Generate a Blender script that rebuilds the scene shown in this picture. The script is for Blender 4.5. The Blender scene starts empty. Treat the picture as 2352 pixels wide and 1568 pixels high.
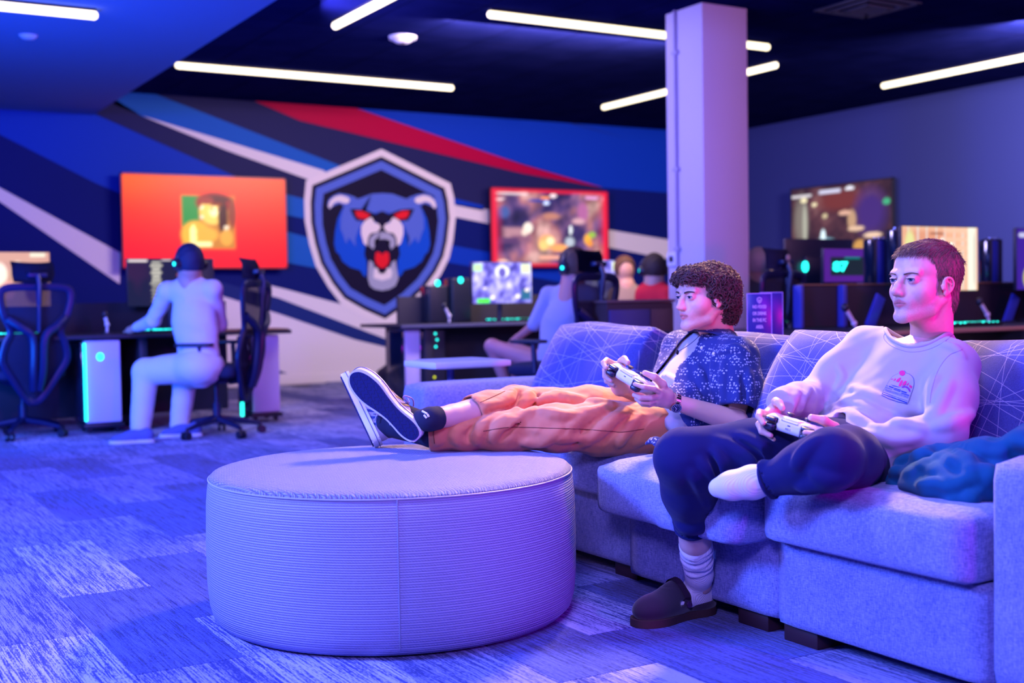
import bpy, bmesh, math, random
import numpy as np
from mathutils import Vector, Matrix, Euler
random.seed(7); rng=np.random.default_rng(7)
PI=math.pi
S=bpy.context.scene; COL=S.collection
# ------------------------------------------------------------ camera
FPX=2820.45
CR=np.array([[0.8599,0.0320,-0.5095],[-0.5103,0.0221,-0.8597],[-0.0163,0.9992,0.0354]])
def _orth(M):
    x=M[0]/np.linalg.norm(M[0]); y=M[1]-x*(x@M[1]); y/=np.linalg.norm(y); return np.array([x,y,np.cross(x,y)])
CR=_orth(CR)
CAM=np.array([0,0,.97])
cam=bpy.data.cameras.new('camera'); co=bpy.data.objects.new('camera',cam); COL.objects.link(co); S.camera=co
cam.sensor_width=36; cam.lens=FPX/2352*36; cam.clip_start=.05; cam.clip_end=100
m4=Matrix.Identity(4)
for i in range(3):
    for j in range(3): m4[i][j]=CR[i][j]
    m4[i][3]=CAM[i]
co.matrix_world=m4
cam.dof.use_dof=True; cam.dof.focus_distance=3.75; cam.dof.aperture_fstop=2.2
# world points from picture coordinates: at depth D, at height h, on plane X=.. or Y=..
def _ray(x,y): return CR@np.array([x-1176.,784.-y,-FPX])
def P(x,y,D): return Vector(CAM+_ray(x,y)*(D/FPX))
def PZ(x,y,h=0.):
    r=_ray(x,y); return Vector(CAM+r*((h-CAM[2])/r[2]))
def PX(x,y,X0):
    r=_ray(x,y); return Vector(CAM+r*(X0/r[0]))
def PY(x,y,Y0):
    r=_ray(x,y); return Vector(CAM+r*(Y0/r[1]))
def CD(x,y,z): return Vector(CR@np.array([x,y,z],float))   # camera-axis direction in world
# ------------------------------------------------------------ view, world, lights
S.view_settings.view_transform='Standard'; S.view_settings.look='None'
S.view_settings.gamma=1; S.view_settings.use_curve_mapping=False; S.view_settings.exposure=0.0
w=bpy.data.worlds.new('world'); S.world=w; w.use_nodes=True
w.node_tree.nodes['Background'].inputs[0].default_value=(.03,.04,.5,1)
w.node_tree.nodes['Background'].inputs[1].default_value=.10
def area(name,loc,target,size,power,col,sy=None,spread=180):
    l=bpy.data.lights.new(name,'AREA'); l.energy=power; l.color=col; l.size=size
    l.spread=math.radians(spread)
    if sy: l.shape='RECTANGLE'; l.size_y=sy
    o=bpy.data.objects.new(name,l); COL.objects.link(o); o.location=loc
    d=Vector(target)-Vector(loc); o.rotation_euler=d.to_track_quat('-Z','Y').to_euler()
    return o
def spot(name,loc,target,ang,power,col,r=.15,blend=.5):
    l=bpy.data.lights.new(name,'SPOT'); l.energy=power; l.color=col; l.spot_size=math.radians(ang); l.spot_blend=blend; l.shadow_soft_size=r
    o=bpy.data.objects.new(name,l); COL.objects.link(o); o.location=loc; o.rotation_euler=(Vector(target)-Vector(loc)).to_track_quat('-Z','Y').to_euler(); return o
area('blue_stage_light',(-2.2,4.3,2.7),(2.3,3.3,.4),1.0,900,(.115,.19,1.0))
area('violet_wash_light',(-1.2,-.8,2.9),(2.0,3.6,.4),.9,360,(.32,.25,1.0))
area('blue_overhead_light',(1.7,2.5,2.97),(2.0,2.9,.3),1.0,110,(.30,.32,1.0))
area('low_side_light',(4.1,.4,.85),(2.8,2.6,.6),.4,80,(1,0,.45))
area('blue_floor_wash',(.2,6.0,2.75),(1.4,9.0,.2),1.2,190,(.12,.15,1.0))
area('blue_soffit_uplight',(.3,8.0,.5),(1.2,9.5,3.0),.8,170,(.0,.12,1.0))
area('warm_gallery_light',(6.0,9.0,3.18),(6.2,13.7,1.0),2.4,260,(1.0,.76,.72),sy=.6)
area('warm_overhead_light',(4.0,4.7,3.15),(2.85,3.1,.7),.5,100,(1.0,.58,.30),spread=80)
area('lavender_column_fill',(3.5,9.0,3.0),(6.35,7.9,1.5),.5,85,(.50,.42,1.0))  # added unseen emitter that brightens the left face of the column
area('pink_aisle_light',(7.4,3.6,3.1),(7.2,8.5,.9),1.2,70,(1.0,.45,.8))
area('right_wall_light',(9.4,6.6,3.0),(11.7,8.4,2.0),.8,290,(1.0,.82,.85))
spot('magenta_spot',(2.7,-1.6,1.9),(2.62,3.0,.75),33,520,(.50,.0,1.0))
# ------------------------------------------------------------ helpers
def nodes(m): return m.node_tree.nodes, m.node_tree.links
def mat(name,col,rough=.6,metal=0,emit=None,es=1,spec=.4,sheen=0,sss=0,bump=None,alpha=1,trans=0,coat=0):
    m=bpy.data.materials.new(name); m.use_nodes=True; n,l=nodes(m); b=n['Principled BSDF']
    b.inputs['Base Color'].default_value=(*col,1); b.inputs['Roughness'].default_value=rough
    b.inputs['Metallic'].default_value=metal; b.inputs['Specular IOR Level'].default_value=spec
    b.inputs['Sheen Weight'].default_value=sheen; b.inputs['Coat Weight'].default_value=coat
    b.inputs['Transmission Weight'].default_value=trans; b.inputs['Alpha'].default_value=alpha
    if sss:
        b.inputs['Subsurface Weight'].default_value=sss; b.inputs['Subsurface Radius'].default_value=(.02,.008,.004); b.inputs['Subsurface Scale'].default_value=.6
    if emit: b.inputs['Emission Color'].default_value=(*emit,1); b.inputs['Emission Strength'].default_value=es
    if bump:
        sc,st=bump; t=n.new('ShaderNodeTexCoord'); x=n.new('ShaderNodeTexNoise'); x.inputs['Scale'].default_value=sc; x.inputs['Detail'].default_value=4
        bp=n.new('ShaderNodeBump'); bp.inputs['Strength'].default_value=st; bp.inputs['Distance'].default_value=.01
        l.new(t.outputs['Object'],x.inputs['Vector']); l.new(x.outputs[0],bp.inputs['Height']); l.new(bp.outputs[0],b.inputs['Normal'])
    return m
class NG:   # tiny node-graph writer
    def __init__(s,m): s.m=m; s.n,s.l=nodes(m); s.b=s.n['Principled BSDF']
    def math(s,op,a,b=None,c=None):
        x=s.n.new('ShaderNodeMath'); x.operation=op
        for i,v in enumerate((a,b,c)):
            if v is None: continue
            if isinstance(v,(int,float)): x.inputs[i].default_value=v
            else: s.l.new(v,x.inputs[i])
        return x.outputs[0]
    def coord(s,kind='Object',scale=(1,1,1),rot=(0,0,0),loc=(0,0,0)):
        t=s.n.new('ShaderNodeTexCoord'); mp=s.n.new('ShaderNodeMapping'); s.l.new(t.outputs[kind],mp.inputs[0])
        mp.inputs['Scale'].default_value=scale; mp.inputs['Rotation'].default_value=rot; mp.inputs['Location'].default_value=loc
        return mp.outputs[0]
    def xyz(s,v):
        x=s.n.new('ShaderNodeSeparateXYZ'); s.l.new(v,x.inputs[0]); return x.outputs
    def noise(s,v,scale,detail=3,rough=.5):
        x=s.n.new('ShaderNodeTexNoise'); s.l.new(v,x.inputs['Vector']); x.inputs['Scale'].default_value=scale
        x.inputs['Detail'].default_value=detail; x.inputs['Roughness'].default_value=rough; return x.outputs[0]
    def ramp(s,f,stops,interp='LINEAR'):
        x=s.n.new('ShaderNodeValToRGB'); x.color_ramp.interpolation=interp; s.l.new(f,x.inputs[0])
        e=x.color_ramp.elements
        while len(e)<len(stops): e.new(.5)
        for i,(p,c) in enumerate(stops): e[i].position=p; e[i].color=(*c,1) if len(c)==3 else c
        return x.outputs[0]
    def mix(s,f,a,b,mode='MIX'):
        x=s.n.new('ShaderNodeMix'); x.data_type='RGBA'; x.blend_type=mode
        for i,v in ((0,f),(6,a),(7,b)):
            if isinstance(v,(int,float)): x.inputs[i].default_value=v
            elif isinstance(v,tuple): x.inputs[i].default_value=(*v,1)
            else: s.l.new(v,x.inputs[i])
        return x.outputs[2]
    def col(s,c): s.l.new(c,s.b.inputs['Base Color'])
    def bump(s,h,strength=.5,dist=.005):
        x=s.n.new('ShaderNodeBump'); x.inputs['Strength'].default_value=strength; x.inputs['Distance'].default_value=dist
        s.l.new(h,x.inputs['Height']); s.l.new(x.outputs[0],s.b.inputs['Normal'])
def tag(o,label=None,cat=None,group=None,kind=None):
    if label: o['label']=label
    if cat: o['category']=cat
    if group: o['group']=group
    if kind: o['kind']=kind
    return o
def thing(name,label,cat,loc=(0,0,0),rz=0,group=None):
    o=bpy.data.objects.new(name,None); COL.objects.link(o); o.location=loc; o.rotation_euler=(0,0,rz); o.empty_display_size=.05
    return tag(o,label,cat,group)
def mesh_obj(name,me,m=None,parent=None,world=False,smooth=True,label=None):
    """world=True: vertices are in world coordinates and are moved into the parent's frame (parents of parts are never scaled)"""
    if m is not None and len(me.materials)==0: me.materials.append(m)
    o=bpy.data.objects.new(name,me); COL.objects.link(o)
    if parent is not None:
        if world:
            M=Matrix.Identity(4); q=parent
            chain=[]
            while q: chain.append(q); q=q.parent
            for q in reversed(chain): M=M@(Matrix.Translation(q.location)@q.rotation_euler.to_matrix().to_4x4())
            me.transform(M.inverted())
        o.parent=parent
    if smooth:
        me.polygons.foreach_set('use_smooth',[True]*len(me.polygons))
        if smooth!='full':
            try: me.set_sharp_from_angle(angle=math.radians(38))
            except Exception: pass
    if label: o['label']=label
    return o
def part(name,bm,m,parent=None,world=False,smooth=True,label=None):
    bmesh.ops.recalc_face_normals(bm,faces=bm.faces)
    me=bpy.data.meshes.new(name); bm.to_mesh(me); bm.free()
    return mesh_obj(name,me,m,parent,world,smooth,label)
def center(o,label=None,cat=None,group=None):
    """single-mesh thing: move its origin to the base centre"""
    me=o.data; n=len(me.vertices); a=np.empty(n*3); me.vertices.foreach_get('co',a); a=a.reshape(-1,3)
    c=Vector(((a[:,0].min()+a[:,0].max())/2,(a[:,1].min()+a[:,1].max())/2,a[:,2].min()))
    me.transform(Matrix.Translation(-c)); o.location=c; return tag(o,label,cat,group)
def B(): return bmesh.new()
def xf(bm,vs,M): bmesh.ops.transform(bm,matrix=M,verts=vs)
def box(bm,c,s,rot=None,bev=0,seg=2):
    r=bmesh.ops.create_cube(bm,size=1); vs=r['verts']
    M=Matrix.Translation(Vector(c))@((rot.to_4x4() if rot is not None else Matrix.Identity(4)))@Matrix.Diagonal((*s,1))
    xf(bm,vs,M)
    if bev:
        es=list({e for v in vs for e in v.link_edges}); bmesh.ops.bevel(bm,geom=es,offset=min(bev,min(s)*.49),segments=seg,affect='EDGES',profile=.5)
def cyl(bm,a,b,r0,r1=None,n=16,caps=True):
    a=Vector(a);b=Vector(b);r1=r0 if r1 is None else r1
    r=bmesh.ops.create_cone(bm,cap_ends=caps,segments=n,radius1=max(r0,1e-5),radius2=max(r1,1e-5),depth=(b-a).length)
    xf(bm,r['verts'],Matrix.Translation((a+b)/2)@(b-a).to_track_quat('Z','Y').to_matrix().to_4x4())
def ball(bm,c,r,n=12,scale=(1,1,1),rot=None):
    q=bmesh.ops.create_uvsphere(bm,u_segments=n*2,v_segments=n,radius=1)
    s=(r*scale[0],r*scale[1],r*scale[2])
    xf(bm,q['verts'],Matrix.Translation(Vector(c))@(rot.to_4x4() if rot is not None else Matrix.Identity(4))@Matrix.Diagonal((*s,1)))
def tube(bm,pts,rad,n=8,closed=False,flat=None,up=None):
    """tube along points; rad scalar or list; flat=(a,b) elliptical factors"""
    pts=[Vector(p) for p in pts]; N=len(pts); rads=[rad]*N if isinstance(rad,(int,float)) else rad
    rings=[]; nrm=None
    for i,p in enumerate(pts):
        if closed: t=(pts[(i+1)%N]-pts[i-1])
        else: t=pts[min(i+1,N-1)]-pts[max(i-1,0)]
        if t.length<1e-9: t=Vector((0,0,1))
        t.normalize()
        if nrm is None:
            nrm=Vector(up) if up is not None else (Vector((0,0,1)) if abs(t.z)<.9 else Vector((1,0,0)))
        nrm=(nrm-t*nrm.dot(t))
        if nrm.length<1e-6: nrm=t.orthogonal()
        nrm.normalize(); bn=t.cross(nrm)
        fa,fb=flat or (1,1)
        rings.append([bm.verts.new(p+(nrm*math.cos(2*PI*k/n)*fa+bn*math.sin(2*PI*k/n)*fb)*rads[i]) for k in range(n)])
    for i in range(N if closed else N-1):
        a=rings[i]; b=rings[(i+1)%N]
        for k in range(n): bm.faces.new((a[k],a[(k+1)%n],b[(k+1)%n],b[k]))
    if not closed: bm.faces.new(rings[0]); bm.faces.new(rings[-1])
def spline(pts,n=8,closed=False):
    pts=[np.array(p,float) for p in pts]; out=[]; N=len(pts)
    for i in range(N if closed else N-1):
        p0=pts[(i-1)%N] if closed or i>0 else pts[0]*2-pts[1]
        p1=pts[i]; p2=pts[(i+1)%N]; p3=pts[(i+2)%N] if closed or i<N-2 else p2*2-p1
        for k in range(n):
            t=k/n; out.append(.5*((2*p1)+(-p0+p2)*t+(2*p0-5*p1+4*p2-p3)*t*t+(-p0+3*p1-3*p2+p3)*t**3))
    if not closed: out.append(pts[-1])
    return [Vector(p) for p in out]
def lathe(bm,prof,n=48,M=None,cap=True):
    rings=[]
    for r,z in prof:
        rings.append([bm.verts.new((r*math.cos(2*PI*k/n),r*math.sin(2*PI*k/n),z)) for k in range(n)])
    for a,b in zip(rings,rings[1:]):
        for k in range(n): bm.faces.new((a[k],a[(k+1)%n],b[(k+1)%n],b[k]))
    if cap: bm.faces.new(rings[0]); bm.faces.new(rings[-1])
    if M is not None: xf(bm,[v for r in rings for v in r],M)
def prism(bm,poly,M,th):
    """poly 2D (x,y) in frame M, extruded by th along local z"""
    a=[bm.verts.new(M@Vector((x,y,0))) for x,y in poly]; b=[bm.verts.new(M@Vector((x,y,th))) for x,y in poly]
    bm.faces.new(a); bm.faces.new(b)
    for i in range(len(poly)): j=(i+1)%len(poly); bm.faces.new((a[i],a[j],b[j],b[i]))
def frame(o,x,y,z):
    M=Matrix.Identity(4)
    for i in range(3): M[i][0]=x[i];M[i][1]=y[i];M[i][2]=z[i];M[i][3]=o[i]
    return M
def cushion(c,s,r=.05,puff=(0,0,0),M=None,n=14,sag=None):
    """soft rounded block; puff = outward bulge of +-x,+-y,+-z faces"""
    bm=bmesh.new(); bmesh.ops.create_cube(bm,size=2); bmesh.ops.subdivide_edges(bm,edges=bm.edges[:],cuts=n,use_grid_fill=True)
    hx=np.array(s)/2
    for v in bm.verts:
        p=np.array(v.co); q=p*hx; core=np.clip(q,-(hx-r),hx-r); d=q-core; L=np.linalg.norm(d)
        if L>1e-9: q=core+d/L*r
        for a in range(3):
            b,cc=[i for i in range(3) if i!=a]
            wgt=max(0,1-p[b]**2)*max(0,1-p[cc]**2)
            if abs(p[a])>.999: q[a]+=np.sign(p[a])*puff[a]*math.sqrt(wgt)
        v.co=Vector(q)
    if sag: 
        for v in bm.verts: v.co=Vector(sag(v.co.copy()))
    for v in bm.verts: v.co=v.co+Vector(c)
    if M is not None: bmesh.ops.transform(bm,matrix=M,verts=bm.verts)
    return bm
def dup(root,loc,rz,label,group=None):
    def cp(o,parent):
        c=o.copy(); COL.objects.link(c); c.parent=parent
        for ch in list(kids.get(o.name,[])): cp(ch,c)
        return c
    kids={}
    for o in list(COL.objects):
        if o.parent: kids.setdefault(o.parent.name,[]).append(o)
    r=cp(root,None); r.location=loc; r.rotation_euler=(0,0,rz); r['label']=label
    if group: r['group']=group
    return r
def vcol_mat(name,rough=.5,emit=0,**k):
    m=mat(name,(.5,.5,.5),rough,**k); g=NG(m); a=g.n.new('ShaderNodeAttribute'); a.attribute_name='Col'
    if not emit: g.col(a.outputs[0])
    else: g.b.inputs['Base Color'].default_value=(.01,.01,.01,1); g.b.inputs['Specular IOR Level'].default_value=.2
    if emit: g.l.new(a.outputs[0],g.b.inputs['Emission Color']); g.b.inputs['Emission Strength'].default_value=emit
    return m
def set_col(me,arr):
    at=me.color_attributes.new('Col','FLOAT_COLOR','POINT'); a=np.ones((len(me.vertices),4)); a[:,:3]=arr; at.data.foreach_set('color',a.ravel())
def verts_np(me):
    a=np.empty(len(me.vertices)*3); me.vertices.foreach_get('co',a); return a.reshape(-1,3)
# ------------------------------------------------------------ signed-distance modelling (surface nets)
class SDF:
    def __init__(s,lo,hi,h):
        s.h=h; s.lo=np.array(lo,float); s.n=np.ceil((np.array(hi)-s.lo)/h).astype(int)+1
        s.F=np.full(s.n,.08,np.float32)
    def _sl(s,lo,hi):
        a=np.clip(np.floor((np.array(lo)-s.lo)/s.h).astype(int),0,s.n); b=np.clip(np.ceil((np.array(hi)-s.lo)/s.h).astype(int)+1,0,s.n)
        if np.any(b<=a): return None,None
        ax=[(np.arange(a[i],b[i])*s.h+s.lo[i]).astype(np.float32) for i in range(3)]
        return (slice(a[0],b[0]),slice(a[1],b[1]),slice(a[2],b[2])), np.meshgrid(*ax,indexing='ij',sparse=True)
    def _op(s,sl,d,k,op):
        F=s.F[sl]
        if op=='add':
            if k>0:
                h=np.clip(.5+.5*(F-d)/k,0,1); s.F[sl]=F*(1-h)+d*h-k*h*(1-h)
            else: s.F[sl]=np.minimum(F,d)
        else:
            d=-d
            if k>0:
                h=np.clip(.5-.5*(F-d)/k,0,1); s.F[sl]=F*(1-h)+d*h+k*h*(1-h)
            else: s.F[sl]=np.maximum(F,d)
    def cap(s,a,b,ra,rb=None,k=.01,op='add',flat=None):
        """round cone; flat=(axis vector, factor<1) squashes thickness along the axis"""
        rb=ra if rb is None else rb; a=np.array(a,float); b=np.array(b,float); m=max(ra,rb)*1.05+k+3*s.h
        if flat is not None and flat[1]>1: m*=flat[1]
        sl,g=s._sl(np.minimum(a,b)-m,np.maximum(a,b)+m)
        if sl is None: return
        ba=b-a; L2=float(ba@ba)+1e-12; x,y,z=g
        px,py,pz=x-a[0],y-a[1],z-a[2]; t=np.clip((px*ba[0]+py*ba[1]+pz*ba[2])/L2,0,1)
        dx,dy,dz=px-ba[0]*t,py-ba[1]*t,pz-ba[2]*t
        if flat is None: d=np.sqrt(dx*dx+dy*dy+dz*dz)-(ra+(rb-ra)*t)
        else:
            ax=np.array(flat[0],float); ax/=np.linalg.norm(ax); q=dx*ax[0]+dy*ax[1]+dz*ax[2]
            e=1/flat[1]; L=np.sqrt(np.maximum(dx*dx+dy*dy+dz*dz+q*q*(e*e-1),1e-12)); d=(L-(ra+(rb-ra)*t))*min(1,flat[1])
        s._op(sl,d.astype(np.float32),k,op)
    def ell(s,c,r,R=None,k=.01,op='add'):
        c=np.array(c,float); r=np.array(r,float); R=np.eye(3) if R is None else np.array(R)  # columns = local axes
        ext=np.sqrt(((R*r)**2).sum(1))+k+3*s.h
        sl,g=s._sl(c-ext,c+ext)
        if sl is None: return
        x,y,z=g; x=x-c[0];y=y-c[1];z=z-c[2]
        u=(x*R[0,0]+y*R[1,0]+z*R[2,0])/r[0]; v=(x*R[0,1]+y*R[1,1]+z*R[2,1])/r[1]; w_=(x*R[0,2]+y*R[1,2]+z*R[2,2])/r[2]
        k0=np.sqrt(u*u+v*v+w_*w_); k1=np.sqrt((u/r[0])**2+(v/r[1])**2+(w_/r[2])**2)
        s._op(sl,(k0*(k0-1)/np.maximum(k1,1e-6)).astype(np.float32),k,op)
    def rbox(s,c,hs,R=None,rr=.01,k=.005,op='add'):
        c=np.array(c,float); hs=np.array(hs,float); R=np.eye(3) if R is None else np.array(R)
        ext=(np.abs(R)*hs).sum(1)+k+3*s.h; sl,g=s._sl(c-ext,c+ext)
        if sl is None: return
        x,y,z=g; x=x-c[0];y=y-c[1];z=z-c[2]
        q=[np.abs(x*R[0,i]+y*R[1,i]+z*R[2,i])-(hs[i]-rr) for i in range(3)]
        d=np.sqrt(sum(np.maximum(a,0)**2 for a in q))+np.minimum(np.maximum(np.maximum(q[0],q[1]),q[2]),0)-rr
        s._op(sl,d.astype(np.float32),k,op)
    def chain(s,pts,rads,k=.01,op='add',flat=None):
        for i in range(len(pts)-1): s.cap(pts[i],pts[i+1],rads[i],rads[i+1],k,op,flat)
    def half(s,pt,nrm,k=0,lo=None,hi=None):
        """cut away everything on the +nrm side of the plane (inside optional box)"""
        sl,g=s._sl(s.lo if lo is None else lo, s.lo+s.n*s.h if hi is None else hi)
        if sl is None: return
        n_=np.array(nrm,float); n_/=np.linalg.norm(n_); x,y,z=g
        d=((x-pt[0])*n_[0]+(y-pt[1])*n_[1]+(z-pt[2])*n_[2]).astype(np.float32)
        s._op(sl,-d,k,'sub')
    def disp(s,fn,lo=None,hi=None):
        sl,g=s._sl(s.lo if lo is None else lo, s.lo+s.n*s.h if hi is None else hi)
        F=s.F[sl]; msk=np.abs(F)<.03; idx=np.nonzero(msk)
        x=g[0].ravel()[idx[0]];y=g[1].ravel()[idx[1]];z=g[2].ravel()[idx[2]]
        F[idx]-=fn(x,y,z).astype(np.float32)
    def mesh(s,smooth=1):
        F=s.F; F[0]=F[-1]=.08; F[:,0]=F[:,-1]=.08; F[:,:,0]=F[:,:,-1]=.08
        ins=F<0; c=[slice(None,-1),slice(1,None)]
        cnt=np.zeros(np.array(F.shape)-1,np.uint8)
        for i in (0,1):
            for j in (0,1):
                for k in (0,1): cnt+=ins[c[i],c[j],c[k]]
        act=(cnt>0)&(cnt<8); idx=np.array(np.nonzero(act)).T
        vid=np.full(cnt.shape,-1,np.int32); vid[act]=np.arange(len(idx))
        acc=np.zeros((len(idx),3)); num=np.zeros(len(idx))
        cor=[(i,j,k) for i in (0,1) for j in (0,1) for k in (0,1)]
        val={q:F[idx[:,0]+q[0],idx[:,1]+q[1],idx[:,2]+q[2]] for q in cor}
        for q in cor:
            for a in range(3):
                if q[a]==0:
                    p=list(q);p[a]=1;p=tuple(p); v0=val[q];v1=val[p]; m=(v0<0)!=(v1<0); t=np.where(m,v0/np.where(m,v0-v1,1),0)
                    pt=np.tile(np.array(q,float),(len(idx),1)); pt[:,a]=t; acc[m]+=pt[m]; num[m]+=1
        V=(idx+acc/num[:,None])*s.h+s.lo
        faces=[]
        for a in range(3):
            b,cc=(a+1)%3,(a+2)%3
            s0=[slice(None)]*3; s1=[slice(None)]*3; s0[a]=slice(None,-1); s1[a]=slice(1,None)
            A=ins[tuple(s0)]; Bn=ins[tuple(s1)]; e=np.array(np.nonzero(A!=Bn)).T
            if len(e)==0: continue
            fl=A[tuple(e.T)]
            def vv(db,dc):
                q=e.copy(); q[:,b]-=db; q[:,cc]-=dc; return vid[tuple(q.T)]
            f4=np.stack([vv(1,1),vv(0,1),vv(0,0),vv(1,0)],1)
            f4[~fl]=f4[~fl][:,::-1]; faces.append(f4)
        Fc=np.concatenate(faces)
        if smooth:
            E=np.concatenate([Fc[:,[0,1]],Fc[:,[1,2]],Fc[:,[2,3]],Fc[:,[3,0]]]); n_=len(V)
            for _ in range(smooth):
                sm=np.stack([np.bincount(E[:,0],V[E[:,1],i],n_)+np.bincount(E[:,1],V[E[:,0],i],n_) for i in range(3)],1)
                dg=np.bincount(E[:,0],minlength=n_)+np.bincount(E[:,1],minlength=n_); V=V*.4+.6*sm/np.maximum(dg,1)[:,None]
        return V,Fc
def np_mesh(name,V,F):
    me=bpy.data.meshes.new(name); me.vertices.add(len(V)); me.vertices.foreach_set('co',np.asarray(V,float).ravel())
    F=np.asarray(F); me.loops.add(F.size); me.loops.foreach_set('vertex_index',F.ravel().astype(np.int32))
    me.polygons.add(len(F)); me.polygons.foreach_set('loop_start',np.arange(len(F),dtype=np.int32)*F.shape[1])
    me.update(calc_edges=True); me.validate(); return me
def merge_np(*vf):
    V=[];F=[];o=0
    for v,f_ in vf: V.append(v);F.append(f_+o);o+=len(v)
    return np.concatenate(V),np.concatenate(F)
# ------------------------------------------------------------ room
WY=13.78; HC=3.29; RX=11.72; SX=2.95; SH=3.02
def carpet_mat(name,c0,c1,contrast,patchy):
    m=mat(name,c0,.95,spec=.1,sheen=.15); g=NG(m); oi=g.n.new('ShaderNodeObjectInfo')
    v=g.coord('Object'); cb=g.n.new('ShaderNodeVectorMath'); cb.operation='ADD'; g.l.new(v,cb.inputs[0])
    rv=g.n.new('ShaderNodeCombineXYZ'); g.l.new(g.math('MULTIPLY',oi.outputs['Random'],37.),rv.inputs[0]); g.l.new(g.math('MULTIPLY',oi.outputs['Random'],91.),rv.inputs[1]); g.l.new(rv.outputs[0],cb.inputs[1])
    def mp(sc):
        q=g.n.new('ShaderNodeMapping'); g.l.new(cb.outputs[0],q.inputs[0]); q.inputs['Scale'].default_value=sc; return q.outputs[0]
    st=g.noise(mp((210,7,1)),1,2,.6); st2=g.noise(mp((90,2.2,1)),1,2,.5); pt=g.noise(mp((3,1.6,1)),1,3,.6); tuft=g.noise(mp((330,60,1)),1,1,.5)
    a=g.math('ADD',g.math('MULTIPLY',g.math('SUBTRACT',st,.5),contrast),g.math('MULTIPLY',g.math('SUBTRACT',st2,.5),contrast*.7))
    a=g.math('ADD',a,g.math('MULTIPLY',g.math('SUBTRACT',pt,.5),patchy)); a=g.math('ADD',a,g.math('MULTIPLY',g.math('SUBTRACT',tuft,.5),contrast*.6)); a=g.math('ADD',a,.5)
    g.col(g.ramp(a,[(.15,c0),(.85,c1)])); g.bump(g.math('ADD',st,tuft),.5,.004); return m
CM=[carpet_mat('carpet_light',(.012,.022,.20),(.36,.36,.64),3.4,.9),
    carpet_mat('carpet_mid',(.004,.012,.14),(.19,.20,.50),3.0,1.0),
    carpet_mat('carpet_blend',(.004,.012,.15),(.26,.26,.54),3.0,2.4),
    carpet_mat('carpet_dark',(.003,.008,.09),(.06,.08,.36),2.2,.8)]
bm=B(); box(bm,(5,6,-.06),(22,18,.1)); floor=part('floor',bm,mat('carpet_base',(.10,.10,.17),.95,spec=.1),smooth=False); floor['kind']='structure'
pl={}
for i in range(4):
    bm=B(); box(bm,(0,0,-.005),(.2985,.9985,.010),bev=.0012,seg=1); bmesh.ops.recalc_face_normals(bm,faces=bm.faces); me=bpy.data.meshes.new('carpet_plank'); bm.to_mesh(me); bm.free(); me.materials.append(CM[i]); pl[i]=me
seq={0:[3,0,1,2,3,1],-1:[0,2,1,3]}
forced={}   # (column,row) -> shade, read off the photograph
def shade_of(cx_,cy_):
    return forced.get((cx_,cy_))
rr=random.Random(11)
offs={}
n=0
F0={(.91,4.75):0,(.61,3.25):0,(1.21,5.75):1,(1.21,4.6):0,(.91,5.75):1,(.91,3.75):3,(.61,4.2):1,(1.51,6.6):1,(1.51,5.6):3}
for ci in range(-4,17):
    x=.91+.30*ci; off=[0.25,0.74,0.10,0.58,.90,.41][ci%6] if ci not in(0,-1) else (.25 if ci==0 else .74)
    for k in range(1,13):
        y=k+off+.5
        if not(x<1.5+.62*y+.6 and x>-.25+.06*y-.3): continue
        s=None
        for (fx,fy),sv in F0.items():
            if abs(fx-x)<.02 and abs(fy-y)<.3: s=sv
        if s is None: s=rr.choices([0,1,2,3],[1.3,3,3.2,3])[0]
        if s is not None and (fx is not None) and x>1.75 and y<3.6 and s<2: s=3 if (ci+k)%2 else 2
        me=pl[s]
        if n<290:
            o=bpy.data.objects.new('carpet_plank',me); COL.objects.link(o); o.location=(x,y,.0); o.parent=floor; n+=1
            o.location=(x,y,0)
rest=B()
# ceiling, with a faint grid of tiles
cm=mat('ceiling_navy',(.004,.007,.06),.9,spec=.0); g=NG(cm)
vx=g.xyz(g.coord('Object')); 
def gridline(a,per,w): return g.math('LESS_THAN',g.math('FRACT',g.math('DIVIDE',a,per)),w/per)
ln=g.math('MAXIMUM',gridline(vx[0],.61,.012),gridline(vx[1],1.22,.012))
ns=g.noise(g.coord('Object',(3,3,3)),1,4)
g.col(g.mix(ln,g.ramp(ns,[(.3,(.004,.006,.055)),(.7,(.007,.009,.075))]),(.002,.002,.015)))
bm=B(); box(bm,(8.9,6,HC+.05),(12.0,17,.1)); o=part('ceiling',bm,cm,smooth=False); o['kind']='structure'
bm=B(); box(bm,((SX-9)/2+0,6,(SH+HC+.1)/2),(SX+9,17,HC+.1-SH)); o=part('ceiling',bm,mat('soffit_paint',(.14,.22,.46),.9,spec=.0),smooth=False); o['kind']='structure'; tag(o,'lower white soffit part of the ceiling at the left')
wall_navy=mat('wall_navy_paint',(.004,.010,.13),.6,spec=.06,bump=(60,.05))
bm=B(); box(bm,(3,WY+.06,1.65),(18,.12,3.4)); wb=part('wall_back',bm,wall_navy,smooth=False); wb['kind']='structure'
bm=B(); box(bm,(RX+.06,6,1.65),(.12,15.6,3.4)); wr=part('wall_right',bm,mat('wall_blue_grey_paint',(.035,.045,.20),.6,spec=.08,bump=(60,.05)),smooth=False); wr['kind']='structure'
bm=B(); box(bm,(-6,6,1.65),(.12,16,3.4)); o=part('wall_left',bm,mat('wall_plain',(.25,.25,.35),.8),smooth=False); o['kind']='structure'
bm=B(); box(bm,(3,-2.6,1.65),(18,.12,3.4)); o=part('wall_front',bm,bpy.data.materials['wall_plain'],smooth=False); o['kind']='structure'
wallwhite=mat('wall_white_paint',(.70,.62,.66),.55)
bm=B(); box(bm,(3,WY-.008,.055),(17,.016,.11),bev=.004,seg=1); o=part('baseboard_back',bm,wallwhite,smooth=False); o['kind']='structure'
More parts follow.
